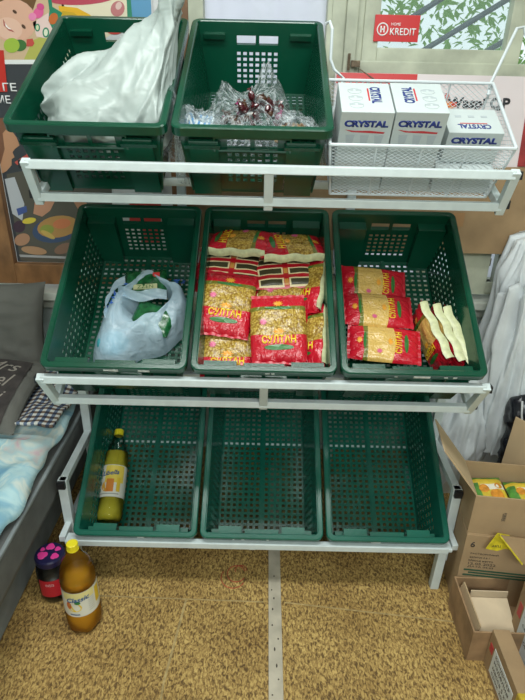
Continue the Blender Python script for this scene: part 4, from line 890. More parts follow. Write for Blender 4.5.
names = ['dark red wrapped sweet in the large clear bag', 'brown wrapped sweet in the large clear bag', 'silver white wrapped sweet in the large clear bag', 'magenta wrapped sweet in the large clear bag']
for i in range(80):
    q = rs.choice([0, 0, 0, 0, 1, 1, 1, 1, 1, 2, 3]) if i > 3 else i
    o = sps[q] if not used[q] else sps[q].copy()
    if used[q]: COL.objects.link(o)
    used[q] = 1
    a = rs.uniform(0, 6.28); r = rs.uniform(0, 1)**.5
    x, y = .615+.100*r*math.cos(a), .225+.080*r*math.sin(a)
    o.matrix_world = TM('t') @ T(x, y, -.125+.070*(1-r*r)*rs.uniform(.4, 1.2)) @ Euler((rs.uniform(-1, 1), rs.uniform(-1, 1), rs.uniform(0, 6))).to_matrix().to_4x4()
    tag(o, names[q], 'sweet', names[q].split(' sweet')[0]+' sweets')
b = MB()
for i in range(90):
    a = rs.uniform(0, 6.28); r = rs.uniform(0, 1)**.5
    b.sphere((.06*r*math.cos(a)*1.05, .048*r*math.sin(a), .028*(1-r*r)*rs.uniform(.2, 1.1)), (rs.uniform(.006, .010), .006, .005), i % 2, Euler((0, rs.uniform(-1, 1), rs.uniform(0, 6))).to_matrix(), 7, 5)
o = b.build('snack_mix', [mat('brown_snack', (.30, .15, .06), .5, vary=.4, scale=70), mat('pale_snack', (.46, .30, .15), .5, vary=.3, scale=70)], None, smooth=True); o.matrix_world = TM('t') @ T(.72, .125, -.095)
tag(o, 'brown and tan snacks filling the flat clear bag at the right front', 'snacks', kind='stuff')
for i, (x, y, rz) in enumerate(((.43, .145, .3), (.475, .135, -.2))):
    g = empty('striped_packet', M=TM('t') @ T(x, y, -.080) @ Rz(rz) @ Rx(.3), label=('white packet with blue stripes inside the small clear bag, left one', 'white packet with blue stripes inside the small clear bag, right one')[i], cat='packet', group='striped packets in the small clear bag')
    b = MB(); b.box((0, 0, 0), (.05, .06, .022), bev=.006); b.build('packet_body', flat((.72, .78, .80)), g)
    b = MB(); [b.box((xx, 0, .0115), (.006, .058, .001)) for xx in (-.012, .004, .016)]; b.build('blue_stripe', flat((.04, .25, .55)), g)

# ---------------------------------------------------------------- big white sack, top tier left
M_sack = film('white_sack_film', (.43, .50, .475), .03, .38, 1.0, 11, .12)
SK = [[(.085,.10,-.10),(.072,.12,-.05),(.068,.16,-.02),(.072,.20,-.005),(.09,.24,-.09)],
 [(.13,.055,-.10),(.125,.06,-.03),(.13,.14,.015),(.14,.225,.03),(.15,.28,-.08)],
 [(.20,.05,-.10),(.20,.055,-.02),(.20,.15,.03),(.21,.27,.05),(.22,.32,-.06)],
 [(.28,.05,-.10),(.28,.055,-.02),(.285,.16,.04),(.295,.29,.09),(.31,.35,-.02)],
 [(.345,.05,-.10),(.345,.06,-.02),(.35,.17,.05),(.345,.31,.125),(.35,.38,.03)],
 [(.372,.08,-.10),(.374,.09,-.02),(.380,.20,.06),(.380,.30,.17),(.385,.37,.10)],
 [(.372,.20,-.06),(.385,.20,.02),(.400,.26,.12),(.395,.32,.24),(.39,.37,.20)],
 [(.385,.30,.10),(.405,.28,.14),(.425,.29,.20),(.42,.33,.28),(.40,.36,.26)]]
def cr(P, t):
    n = len(P)-1; t = max(0, min(.99999, t))*n; i = int(t); f = t-i
    p0, p1, p2, p3 = P[max(0, i-1)], P[i], P[i+1], P[min(n, i+2)]
    return .5*((2*p1)+(p2-p0)*f+(2*p0-5*p1+4*p2-p3)*f*f+(3*p1-p0-3*p2+p3)*f**3)
SKV = [[Vector(p) for p in r] for r in SK]
def sbase(u, v): return cr([cr(r, v) for r in SKV], u)
def sdisp(u, v):
    p = sbase(u, v); e = .004
    n = (sbase(min(1, u+e), v)-sbase(max(0, u-e), v)).cross(sbase(u, min(1, v+e))-sbase(u, max(0, v-e)))
    n = n.normalized() if n.length > 1e-9 else Vector((0, 0, 1))
    w = .12*noise.noise(Vector((u*5, v*3, 2)))
    f1 = abs(noise.noise(Vector((u*2.6+v*1.4, v*3.4-u*3+w*3, 1))))
    f2 = abs(noise.noise(Vector((u*6+4, v*7-u*4+w*5, 6)))); f3 = abs(noise.noise(Vector((u*16+v*5, v*12, 9))))
    return p+n*(.030*(.5-f1*1.7)+.014*(.4-f2*1.6)+.005*(.3-f3))
mb = MB(); mb.grid(sdisp, 120, 80); me = mb.mesh()
for p in me.polygons: p.use_smooth = True
o = link('white_sack', me, M_sack); o.modifiers.new('t', 'SOLIDIFY').thickness = .002; o.matrix_world = TM('t'); tag(o, 'big crumpled white plastic sack heaped in the top left crate', 'sack')

# ---------------------------------------------------------------- wire basket with glassware boxes, top tier right
M_wire = mat('white_wire', (.60, .66, .68), .4)
bk = empty('wire_basket', M=TM('t'), label='white wire mesh basket hooked at the right end of the top tier', cat='basket')
ba0, ba1, bb0, bb1, nt_, nb_ = .800, 1.258, .0, .275, -.036, -.196
ti = .018
def bcorner(sa, sb, top):
    a = (ba0, ba1)[sa]; b_ = (bb0, bb1)[sb]; i = 0 if top else ti
    return Vector((a+(i if sa == 0 else -i), b_+(i if sb == 0 else -i)+(0 if sb == 0 else 0), (nt_+(.02 if sb else 0)) if top else nb_))
fr_ = MB()
ct = [bcorner(0, 0, 1), bcorner(1, 0, 1), bcorner(1, 1, 1), bcorner(0, 1, 1)]; cb = [bcorner(0, 0, 0), bcorner(1, 0, 0), bcorner(1, 1, 0), bcorner(0, 1, 0)]
for i in range(4):
    fr_.tube([ct[i], ct[(i+1) % 4]], .0042, 8); fr_.tube([cb[i], cb[(i+1) % 4]], .003, 6); fr_.tube([ct[i], cb[i]], .003, 6)
for f in (.25, .5, .75):
    fr_.tube([ct[0].lerp(ct[1], f), cb[0].lerp(cb[1], f), cb[3].lerp(cb[2], f), ct[3].lerp(ct[2], f)], .0024, 6)
fr_.build('basket_frame', M_wire, bk)
def diamond(P00, P10, P01, P11, L, Hh, px_, pz_, w=.00075):
    """diamond mesh of crossing wires over a four cornered panel"""
    m = MB()
    def P(x, z):
        u, v = x/L, z/Hh; return P00*(1-u)*(1-v)+P10*u*(1-v)+P01*(1-u)*v+P11*u*v
    sl = px_/pz_
    for sg in (1, -1):
        k = -int(Hh*sl/px_)-1
        while k*px_ < L+Hh*sl:
            # line x = x0 + sg*sl*z
            x0 = k*px_; za, zb = 0.0, Hh
            if sg > 0:
                za = max(0, -x0/sl); zb = min(Hh, (L-x0)/sl); f = lambda z: x0+sl*z
            else:
                za = max(0, (x0-L)/sl); zb = min(Hh, x0/sl); f = lambda z: x0-sl*z
            if zb-za > .002: m.tube([P(f(za), za), P(f(zb), zb)], w, 4, cap=False)
            k += 1
    return m
for (a, b_, nm) in ((0, 1, 'front'), (1, 2, 'side'), (2, 3, 'rear'), (3, 0, 'side')):
    diamond(cb[a], cb[b_], ct[a], ct[b_], (ct[a]-ct[b_]).length, .16, .0165, .0100).build('mesh_panel', M_wire, bk)
diamond(cb[0], cb[1], cb[3], cb[2], .42, .25, .018, .013).build('mesh_floor', M_wire, bk)
def hook(pts):
    h = MB(); h.tube([TM('t').inverted() @ Vector(p) for p in pts], .0042, 8); h.build('hook', M_wire, bk)
hook([(.175, 1.665, 1.46), (.205, 1.70, 1.555), (.178, 1.70, 1.575), (.166, 1.70, 1.60), (.165, 1.70, 1.672), (.158, 1.71, 1.69), (.148, 1.72, 1.685)])
hook([(.600, 1.665, 1.52), (.612, 1.70, 1.546), (.650, 1.72, 1.64), (.668, 1.73, 1.685), (.690, 1.74, 1.69), (.70, 1.74, 1.67)])

M_box = mat('white_carton', (.52, .58, .575), .45, vary=.06, scale=8)
M_navy = flat((.012, .03, .20), .4); M_swo = flat((.50, .03, .04), .4); M_grey = flat((.40, .45, .47), .5)
def glass_icon(b, cx, cy, k, f, s=.010):
    pts = [(-.8, 1), (-.55, -.6), (-.2, -1), (.2, -1), (.55, -.6), (.8, 1)]
    b.poly([f(cx+p[0]*s, cy+p[1]*s*1.1) for p in pts], k, 0, .0003)
def crystal_box(name, W, D, Hh, M, label, top=0, front=True, top_only=False, front_y=.0):
    """carton with its base at the origin; front face at y=-D/2. top: 90/-90/180 = how the top word is turned"""
    r = empty(name, M=M, label=label, cat='box', group='glassware boxes in the wire basket')
    MB().box((0, 0, Hh/2), (W, D, Hh), bev=.0015).build('carton', M_box, r)
    F = T(0, -D/2-.0002, Hh) @ Rx(PI/2)
    if front:
        text('lettering', 'CRYSTAL', W*.84, .0175, M_navy, r, M=F @ T(0, -.030+front_y, 0), bold=.06)
        b = MB(); b.poly([(x, -D/2, Hh-.045+front_y+z) for x, z in ((-W*.40, -.001), (-W*.2, -.004), (W*.1, -.003), (W*.38, -.006), (W*.36, -.010), (W*.0, -.0085), (-W*.25, -.0075))], (0, -.0007, 0), 0, .0004)
        b.build('red_swoosh', M_swo, r)
        b = MB()
        for i in range(3):
            if Hh > .09: glass_icon(b, (i-1)*W*.28, Hh-.075, (0, -.0007, 0), lambda x, z: (x, -D/2, z), .014)
        if b.v: b.build('glass_print', M_grey, r)
    ang = R_(top); Q = T(0, 0, Hh+.0002)
    if top in (90, -90):
        sx = 1 if top == -90 else -1
        text('lettering', 'CRYSTAL', D*.55, .026, M_navy, r, M=Q @ T(sx*W*.20, .01, 0) @ Rz(ang), bold=.035)
        b = MB(); b.box((sx*W*.20+(-.018 if top == -90 else .018)*1, .012, Hh+.0004), (.004, D*.42, .0006)); b.build('red_swoosh', M_swo, r)
        b = MB()
        for i in range(3):
            for q in (0, 1): b.box((-sx*W*.20+(-.010 if q else .010), (i-1)*D*.24, Hh+.0004), (.014, .005, .0005)); 
            b.tube([(-sx*W*.2+.017*math.cos(t*PI/8), (i-1)*D*.24-.006+.012*math.sin(t*PI/8), Hh+.0004) for t in range(17)], .0006, 4)
        b.build('glass_print', M_grey, r)
    else:
        text('lettering', 'CRYSTAL', W*.60, .020, M_navy, r, M=Q @ T(0, -D*.24, 0) @ Rz(ang), bold=.035)
        b = MB(); b.box((0, -D*.24+.014, Hh+.0004), (W*.5, .003, .0006)); b.build('red_swoosh', M_swo, r)
        b = MB()
        for i in range(3): b.box(((i-1)*W*.24, D*.18, Hh+.0004), (.016, .009, .0005))
        b.build('glass_print', M_grey, r)
    return r
nb0 = nb_+.006
crystal_box('glassware_box', .128, .138, .222, TM('t') @ T(.886, .100, nb0), 'tall white glassware box at the left of the basket', top=-90)
crystal_box('glassware_box', .128, .138, .222, TM('t') @ T(1.018, .104, nb0), 'tall white glassware box in the middle of the basket, beside a lower one', top=90)
crystal_box('glassware_box', .140, .110, .085, TM('t') @ T(1.172, .112, nb0+.074), 'low white glassware box at the right, lettering upside down on top', top=180, front_y=.008)
for (a, w_, y, l) in ((1.165, .15, .12, 'plain white carton under the low lettered box in the basket'),):
    r = empty('white_carton', M=TM('t') @ T(a, y, nb0), label=l, cat='box', group='glassware boxes in the wire basket')
    MB().box((0, 0, .035), (w_, .18, .070), bev=.0015).build('carton', M_box, r); MB().box((0, -.0905, .035), (.003, .001, .066)).build('flap_seam', M_grey, r)
# ---------------------------------------------------------------- bottles
def pet():
    m = bpy.data.materials.new('clear_bottle_plastic'); m.use_nodes = True; nt = m.node_tree; nt.nodes.clear(); L = nt.links.new
    o = nt.nodes.new('ShaderNodeOutputMaterial'); mx = nt.nodes.new('ShaderNodeMixShader'); t = nt.nodes.new('ShaderNodeBsdfTransparent'); g = nt.nodes.new('ShaderNodeBsdfGlossy')
    g.inputs['Roughness'].default_value = .04; t.inputs[0].default_value = (.90, .94, .92, 1); lw = nt.nodes.new('ShaderNodeLayerWeight'); lw.inputs[0].default_value = .25
    L(lw.outputs['Fresnel'], mx.inputs[0]); L(t.outputs[0], mx.inputs[1]); L(g.outputs[0], mx.inputs[2]); L(mx.outputs[0], o.inputs[0]); return m
M_pet = pet()
def liquid(name, col):
    m = bpy.data.materials.new(name); m.use_nodes = True; b = m.node_tree.nodes['Principled BSDF']
    b.inputs['Base Color'].default_value = (*col, 1); b.inputs['Roughness'].default_value = .03; b.inputs['IOR'].default_value = 1.15; b.inputs['Transmission Weight'].default_value = .38
    return m
def bottle(name, M, R, Hh, fill, lcol, capcol, label, word, l0, l1, lay=False, fluted=True, wordcol=(.01, .10, .30), art=None):
    r = empty(name, M=M, label=label, cat='bottle')
    nk = .0135
    prof = [(.0, .006), (R*.55, .001), (R*.80, .0), (R*.97, .018), (R, .035), (R, l0), (R*.965, l0+.002), (R*.965, l1), (R, l1+.004), (R*.99, l1+.02), (R*.93, Hh*.72), (R*.72, Hh*.80), (R*.46, Hh*.87), (nk+.004, Hh*.925), (nk, Hh*.935), (nk, Hh*.985)]
    mod = (lambda t, z: 1+.07*math.cos(5*t)*max(0, 1-z/.035) if z < .035 else 1+.012*math.cos(10*t)*(1 if l1+.02 < z < Hh*.75 else 0)) if fluted else None
    m = MB(); m.lathe(prof, 40, mod=mod); m.build('bottle_body', M_pet, r, smooth=True)
    q = [(max(0, x-.0015), z+.0015) for x, z in prof if z < fill]; 
    # radius at fill level
    for (a, b_) in zip(prof, prof[1:]):
        if a[1] <= fill <= b_[1]: f = (fill-a[1])/max(1e-6, b_[1]-a[1]); q.append((a[0]+(b_[0]-a[0])*f-.0015, fill)); break
    q.append((0, fill)); q[0] = (0, q[0][1])
    m = MB(); m.lathe(q, 40, mod=mod); m.build('drink', liquid(name+'_liquid', lcol), r, smooth=True, fix=True)
    m = MB(); m.lathe([(0, Hh*.945), (.0165, Hh*.945), (.0165, Hh-.002), (.0145, Hh), (0, Hh)], 28, mod=lambda t, z: 1+.03*math.cos(14*t)); m.lathe([(nk, Hh*.93), (.0175, Hh*.93), (.0175, Hh*.94), (nk, Hh*.94)], 24)
    m.build('cap', mat('cap_%s' % name, capcol, .35), r)
    rl = R*.965+.0012
    m = MB(); m.lathe([(rl, l0+.003), (rl, l1-.001)], 40); 
    m.f = m.f[:-2]; m.m = m.m[:-2]
    m.build('label', flat((.74, .74, .66), .4), r, smooth=True)
    def wrap(off, z0, rot):
        def f(c):
            a = c.x/rl+rot; rr = rl+off+c.z; return Vector((rr*math.sin(a), -rr*math.cos(a), z0+c.y))
        return f
    def patch(nm, x0, x1, z0, z1, col, off=.0006, rot=0, arc=None):
        b = MB(); fw = wrap(off, 0, rot)
        if arc: b.add([fw(Vector((x0+(x1-x0)*.5+(x1-x0)*.5*math.cos(t*PI/10), z0+(z1-z0)*.5+(z1-z0)*.5*math.sin(t*PI/10), 0))) for t in range(20)], [tuple(range(20))])
        else: b.grid(lambda u, v: fw(Vector((x0+(x1-x0)*u, z0+(z1-z0)*v, 0))), 10, 1)
        return b.build(nm, flat(col, .4), r)
    art(patch, l0, l1)
    text('lettering', word, R*1.25, None, flat(wordcol, .4), r, warp=lambda c: wrap(.0014, l0+(l1-l0)*.74, art_rot)(Vector((c.x, c.y+c.x*.12, c.z))), bold=.02, shear=.25)
    return r
art_rot = 0
def art_lemon(patch, l0, l1):
    h = l1-l0
    patch('printed_glow', -.02, .05, l0+h*.45, l0+h*.97, (.80, .62, .10), .0003)
    patch('printed_drink', -.030, .006, l0+h*.18, l0+h*.50, (.72, .36, .04), .0006, arc=1); patch('printed_drink', -.012, .014, l0+h*.17, l0+h*.56, (.66, .22, .03), .0009)
    patch('printed_drink', .024, .038, l0+h*.18, l0+h*.60, (.78, .55, .05), .0006); patch('printed_line', -.035, .035, l0+h*.10, l0+h*.13, (.35, .36, .30), .0006)
bottle('drink_bottle', TM('b') @ T(.070, .078, -H+.012+.048) @ Rz(R_(2)) @ Rx(-PI/2), .0465, .345, .252, (.66, .56, .06), (.80, .68, .02), 'plastic drink bottle with yellow cap lying in the bottom left crate', 'Libella', .075, .195, art=art_lemon)
def art_lemon2(patch, l0, l1):
    h = l1-l0
    patch('printed_glow', -.045, .05, l0+h*.70, l0+h*.98, (.78, .70, .30), .0003)
    patch('printed_lemon', -.035, .008, l0+h*.24, l0+h*.58, (.80, .58, .03), .0006, arc=1); patch('printed_lemon', -.038, -.022, l0+h*.34, l0+h*.62, (.60, .15, .03), .0008, arc=1)
    patch('printed_leaf', -.012, .006, l0+h*.54, l0+h*.66, (.03, .22, .05), .0008, arc=1); patch('printed_line', -.03, .0, l0+h*.10, l0+h*.15, (.10, .16, .30), .0006)
    for i in range(7): patch('printed_line', .028, .048, l0+h*(.18+.08*i), l0+h*(.20+.08*i), (.45, .46, .40), .0006)
    patch('printed_glow', .054, .075, l0+h*.3, l0+h*.9, (.75, .52, .03), .0006)
bottle('drink_bottle', T(-.540, 1.175, 0) @ Rz(R_(12)), .053, .335, .215, (.88, .40, .03), (.85, .70, .01), 'large bottle of amber drink standing on the carpet beside the jar', 'Classic', .085, .188, art=art_lemon2)

jar = empty('glass_jar', (-.668, 1.285, 0), label='dark glass jar with pink flowered navy lid on the carpet by the sofa', cat='jar')
m = MB(); m.lathe([(0, .004), (.040, 0), (.048, .006), (.050, .03), (.050, .12), (.046, .140), (.040, .150), (.040, .165)], 32); m.build('jar_body', M_pet, jar, smooth=True)
m = MB(); m.lathe([(0, .006), (.046, .008), (.047, .10), (0, .10)], 28); m.build('jar_contents', mat('dark_contents', (.035, .030, .025), .4, vary=.4, scale=50), jar, smooth=True)
m = MB(); m.lathe([(.0, .150), (.0435, .150), (.0465, .154), (.0465, .172), (.043, .177), (0, .178)], 32); m.build('lid', mat('navy_lid', (.015, .014, .055), .3), jar)
m = MB()
for (x, y, r) in ((-.018, -.012, .015), (-.004, .024, .013), (.022, -.014, .012), (-.025, .012, .007), (.022, .016, .009)):
    for k_ in range(3): a = k_*2.1+x*90; m.lathe([(0, .1788), (r*.7, .1786), (r*.75, .178)], 12, c=(x+r*.4*math.cos(a), y+r*.4*math.sin(a), .0002*k_))
m.build('pink_flower', flat((.70, .05, .28), .35), jar)
m = MB(); m.lathe([(.0512, .035), (.0512, .105)], 40); m.f = [f for i, f in enumerate(m.f[:-2]) if 26 <= i <= 36]; m.m = m.m[:len(m.f)]
m.build('label', flat((.50, .015, .03), .4), jar)
def jw(z0, rot): return lambda c: Vector((.0518*math.sin(c.x/.0512+rot), -.0518*math.cos(c.x/.0512+rot), z0+c.y))
text('lettering', 'extra', .026, .012, WT, jar, warp=jw(.088, .12)); 
m = MB(); m.lathe([(0, .176), (.0001, .1761)], 4)

# ---------------------------------------------------------------- sofa with bedding, left
M_sofa = mat('grey_sofa_fabric', (.22, .25, .255), .8, vary=.2, scale=14, bump=.2, bscale=250)
M_sofa_d = mat('dark_sofa_side', (.12, .125, .12), .75, vary=.2, scale=12, bump=.2, bscale=250)
sofa = empty('sofa', (-1.28, 1.2, 0), label='low grey upholstered sofa along the left side under the bedding', cat='sofa')
MB().box((-.02, -.1, .145), (1.06, 1.9, .27), bev=.012).build('base', M_sofa, sofa)
MB().box((.01, -.1, .355), (1.20, 1.95, .15), bev=.03).build('seat_cushion', M_sofa_d, sofa)
m = MB()
m.box((.61, -.1, .425), (.012, 1.9, .012), bev=.004); m.build('piping', M_sofa, sofa)
XE = -.672
def bed_z(x, y): return .432+.010*noise.noise(Vector((x*6, y*6, 0)))
def cloth_mat(name, fn):
    m = bpy.data.materials.new(name); m.use_nodes = True; nt = m.node_tree
    b = nt.nodes['Principled BSDF']; b.inputs['Roughness'].default_value = .85; tc = nt.nodes.new('ShaderNodeTexCoord')
    fn(nt, tc, b); return m
def blanket_fn(nt, tc, b):
    L = nt.links.new; n = nt.nodes.new('ShaderNodeTexNoise'); n.inputs['Scale'].default_value = 7; n.inputs['Detail'].default_value = 4; n.inputs['Distortion'].default_value = .6
    L(tc.outputs['Object'], n.inputs['Vector']); r = nt.nodes.new('ShaderNodeValToRGB'); L(n.outputs['Fac'], r.inputs[0]); e = r.color_ramp.elements
    e[0].position = .30; e[0].color = (.14, .32, .46, 1); e[1].position = .74; e[1].color = (.60, .28, .42, 1)
    for p, c in ((.40, (.26, .46, .54)), (.47, (.42, .60, .62)), (.52, (.32, .52, .58)), (.57, (.60, .66, .60)), (.62, (.42, .58, .60)), (.68, (.55, .52, .50))): x = e.new(p); x.color = (*c, 1)
    L(r.outputs[0], b.inputs['Base Color'])
bl = MB()
def blf(u, v):
    y = .15+v*1.62
    edge = XE+.010*math.sin(y*17)+.014*noise.noise(Vector((y*7, 0, 4)))+.0*y
    x = -1.75+u*(edge+1.75); f = ridge(Vector((x+y*.3, y, 0)), (6, 9, 1)); vd = noise.voronoi(Vector((x*9, y*7, 0)))[0]; f += .6*(vd[1]-vd[0])
    z = .450+.024*f+.010*noise.noise(Vector((x*14, y*14, 2)))+(.02 if u > .5 else 0)*math.sin((u-.5)*PI)
    k = max(0, (u-.975)/.025); z -= .028*k
    return (x, y, z)
bl.grid(blf, 90, 90)
o = bl.build('floral_blanket', cloth_mat('light_blue_floral_cloth', blanket_fn), None, smooth=True); sm = o.modifiers.new('t', 'SOLIDIFY'); sm.thickness = .012
tag(o, 'rumpled light blue floral blanket spread on the grey sofa', 'blanket')
def plaid_fn(nt, tc, b):
    L = nt.links.new; sp = nt.nodes.new('ShaderNodeSeparateXYZ'); L(tc.outputs['Object'], sp.inputs[0])
    def st(o, w, sc): return mth(nt, 'LESS_THAN', mth(nt, 'FRACT', mth(nt, 'MULTIPLY', o, sc)), w)
    def ax(o): return st(o, .5, 40)
    a, c = ax(sp.outputs[0]), ax(sp.outputs[1])
    col = mixc(nt, a, (.60, .60, .56), (.12, .16, .24)); col2 = mixc(nt, a, (.15, .10, .07), (.020, .025, .045))
    L(mixc(nt, c, col, col2), b.inputs['Base Color'])
pd = MB()
def pdf(u, v):
    x = -1.75+u*1.075; y = 1.50+v*.5+.05*math.sin(u*4)+.02*u
    f = ridge(Vector((x, y, 5)), (9, 5, 1))
    return (x, y, .500+.022*f+.012*noise.noise(Vector((x*10, y*10, 7)))+.008)
pd.grid(pdf, 80, 50)
o = pd.build('plaid_cloth', cloth_mat('plaid_fabric', plaid_fn), None, smooth=True); sm = o.modifiers.new('t', 'SOLIDIFY'); sm.thickness = .01
tag(o, 'brown blue and white checked cloth crumpled over the rear of the blanket', 'cloth')
M_pil = mat('grey_brown_cushion_fabric', (.125, .125, .11), .9, vary=.18, scale=6, bump=.25, bscale=220)
def pillow(W, Hh, Th, M, name, label, m):
    r = empty(name, M=M, label=label, cat='cushion'); b = MB()
    for sg in (1, -1):
        def f(u, v, sg=sg):
            a, c = 2*u-1, 2*v-1; pin = 1-.10*(1-abs(a)**2)*abs(c)**6; pin2 = 1-.10*(1-abs(c)**2)*abs(a)**6
            h = Th/2*(max(0, 1-abs(a)**2.6)**.6)*(max(0, 1-abs(c)**2.6)**.6)
            fo = .012*(ridge(Vector((a*W, c*Hh, sg)), (7, 12, 1))-.5)*(1-abs(a)**6)*(1-abs(c)**6)
            return (a*W/2*pin2, c*Hh/2*pin, sg*(h+fo))
        b.grid(f, 44, 36)
    b.build('cushion_cover', m, r, smooth=True); return r
pillow(.46, .40, .15, T(-1.055, 1.93, .655) @ Rz(R_(-4)) @ Rx(R_(76)), 'cushion', 'large plain grey brown cushion propped upright at the rear of the sofa', M_pil)
pr = pillow(.40, .36, .11, T(-.985, 1.64, .550) @ Rz(R_(-3)) @ Rx(R_(14)), 'cushion', 'flatter cushion with dark print and cream script lying before the upright one', M_pil)
b = MB(); b.grid(lambda u, v: ((-.18+.335*u), (-.16+.29*v), .0012+.055*(max(0, 1-abs((-.18+.335*u)/.20)**2.6)**.6)*(max(0, 1-abs((-.16+.29*v)/.18)**2.6)**.6)+.006), 16, 16)
b.build('printed_panel', mat('dark_print', (.045, .038, .035), .9, vary=.5, scale=30), pr, smooth=True)
def pw(c): return Vector((c.x, c.y, .009+.055*(max(0, 1-abs(c.x/.20)**2.6)**.6)*(max(0, 1-abs(c.y/.18)**2.6)**.6)))
CRM = flat((.50, .46, .40), .8)
text('lettering', 'Mrs', .13, .05, CRM, pr, warp=lambda c: pw(c+Vector((.065, .085, 0))), shear=.4)
text('lettering', 'Noel', .15, .06, CRM, pr, warp=lambda c: pw(c+Vector((.055, .015, 0))), shear=.4)
text('lettering', 'Noci', .12, .04, CRM, pr, warp=lambda c: pw(c+Vector((.07, -.055, 0))), shear=.4)

# ---------------------------------------------------------------- white woven sacks, right
M_woven = mat('white_woven_sack', (.72, .77, .79), .42, vary=.12, scale=9, bump=.6, bscale=26)
def wdisp(seed, amp):
    def f(p, n): return n*(amp*(.4-abs(noise.noise(Vector((p.x*13+seed, p.y*9, p.z*5)))*1.8))+amp*.4*noise.noise(p*30))
    return f
def sack(label, cx, cy, rx, ry, z0, z1, seed, lean=(0, 0), amp=.32, top=.35):
    def f(u, v):
        t = u*2*PI
        n1 = abs(noise.noise(Vector((math.cos(t)*2.4+seed, math.sin(t)*2.4+v*.5, v*1.3)))); n2 = abs(noise.noise(Vector((math.cos(t)*5.5, math.sin(t)*5.5+seed+v, v*3.0)))); n3 = noise.noise(Vector((math.cos(t)*4, seed, v*9)))
        prof = (.72+.28*math.sin(min(1, v*1.5)*PI/2))*(1-(1-top)*max(0, (v-.55)/.45)**1.6) if v < .97 else 0.02+top*.5
        k = prof*(1.12-amp*n1*1.9-amp*.7*n2+.035*n3)
        zz = z0+(z1-z0)*v+(.06*noise.noise(Vector((math.cos(t)*1.6+seed, math.sin(t)*1.6, 3)))*v)
        return (cx+lean[0]*v*v+rx*k*math.cos(t), cy+lean[1]*v*v+ry*k*math.sin(t), zz)
    mb = MB(); mb.grid(f, 130, 70); o = mb.build('woven_sack', M_woven, None, smooth=True)
    return tag(o, label, 'sack', 'white woven sacks at the right')
sack('tall white woven sack bunched up at the far right by the window latch', 1.07, 1.93, .21, .11, .02, 1.10, 3, (-.05, .05), top=.55)
sack('white woven sack hanging in folds, in front of the tall one', .965, 1.85, .125, .09, .22, .90, 8, (-.02, .04), top=.7)
sack('white sack standing low between the rack and the open carton', .80, 1.90, .145, .12, 0, .56, 15, (.0, .03), top=.75)
o = link('black_bag', lump_mesh([((1.02, 1.74, .26), (.09, .06, .26)), ((.97, 1.75, .44), (.05, .04, .10)), ((1.08, 1.75, .42), (.08, .05, .10))], .012, wdisp(5, .03), 4), mat('black_bin_bag', (.012, .013, .018), .25, bump=.5, bscale=30))
tag(o, 'black plastic bag between the white sacks and the open carton', 'bag')
m = MB(); m.tube([(.935, 1.70, .53), (.94, 1.69, .48), (.955, 1.685, .42), (.97, 1.685, .37)], .0035, 6); m.tube([(.96, 1.70, .54), (.965, 1.69, .48), (.96, 1.685, .43)], .003, 6)
tag(m.build('white_string', mat('string_white', (.6, .62, .62), .7), None, smooth=True), 'white string dangling in front of the black bag', 'string')

# ---------------------------------------------------------------- cardboard boxes, right
def carton(name, W, D, Hh, M, label, flaps=(), m=M_card, inner=M_card_in, th=.005, wallcut=None):
    """open carton, base at the front left corner; flaps: (side, length, angle) angle 0 = straight up, + = outwards"""
    r = empty(name, M=M, label=label, cat='cardboard box')
    b = MB(); b.box((W/2, th/2, Hh/2), (W, th, Hh)); b.box((W/2, D-th/2, Hh/2), (W, th, Hh)); b.box((th/2, D/2, Hh/2), (th, D-2*th, Hh)); b.box((W-th/2, D/2, Hh/2), (th, D-2*th, Hh)); b.box((W/2, D/2, th/2), (W-2*th, D-2*th, th))
    b.build('box_body', m, r)
    for side, ln, ang in flaps:
        b = MB(); b.box((0, 0, ln/2), ((W if side in 'fb' else D)-.006, .004, ln))
        A = {'f': T(W/2, th/2, Hh) @ Rx(R_(ang)), 'b': T(W/2, D-th/2, Hh) @ Rx(R_(-ang)), 'l': T(th/2, D/2, Hh) @ Rz(-PI/2) @ Rx(R_(ang)), 'r': T(W-th/2, D/2, Hh) @ Rz(PI/2) @ Rx(R_(ang))}[side]
        b.build('flap', inner if abs(ang) > 0 else m, r, M=A)
    return r
INK = flat((.06, .05, .04), .7); INKG = flat((.03, .09, .05), .7)
M1 = T(.645, 1.283, 0) @ Rz(R_(-6))
lo = carton('carton', .40, .24, .295, M1, 'large closed brown carton with a printed 6, standing behind the small open box')
MB().box((.2, .12, .297), (.396, .236, .004)).build('flap', M_card, lo)
F = lambda x, z: T(x, -.0006, z) @ fr
text('lettering', '6', .014, .022, INK, lo, M=F(.024, .258), bold=.02)
text('lettering', 'РАСТВОРИМЫЙ', .085, .007, INK, lo, M=F(.066, .222)); text('lettering', 'напиток 3 в 1', .06, .007, INK, lo, M=F(.054, .206)); text('lettering', 'Масса нетто', .075, .008, INK, lo, M=F(.060, .192)); text('lettering', '12.05.2022', .085, .009, INK, lo, M=F(.066, .178))
text('lettering', 'ДАТА 04.22', .08, .008, INK, lo, M=F(.064, .165))
for i in range(3):
    MB().box((.125, -.0006, .150-.011*i), (.22-.03*(i % 2), .001, .006)).build('green_print', INKG, lo)
up = carton('carton', .40, .175, .145, M1 @ T(0, .004, .2995), 'open brown carton full of yellow packets, stacked on the large carton', flaps=(('l', .19, 38),))
text('lettering', 'ХРАНИТЬ', .032, .012, INK, up, M=T(.095, -.0006, .075) @ fr @ Rz(PI/2))
MB().box((0, 0, .10), (.21, .004, .20)).build('flap', M_card_in, up, M=T(.235, .21, .05) @ Rz(R_(-50)) @ Rx(R_(-4)))
M_yp = [mat('yellow_packet', (.72, .52, .04), .3, vary=.25, scale=40, bump=.3, coat=.3), mat('green_packet_print', (.10, .30, .05), .3, vary=.4, scale=50), flat((.80, .76, .62), .3), mat('orange_print', (.75, .30, .03), .3, vary=.3, scale=60)]
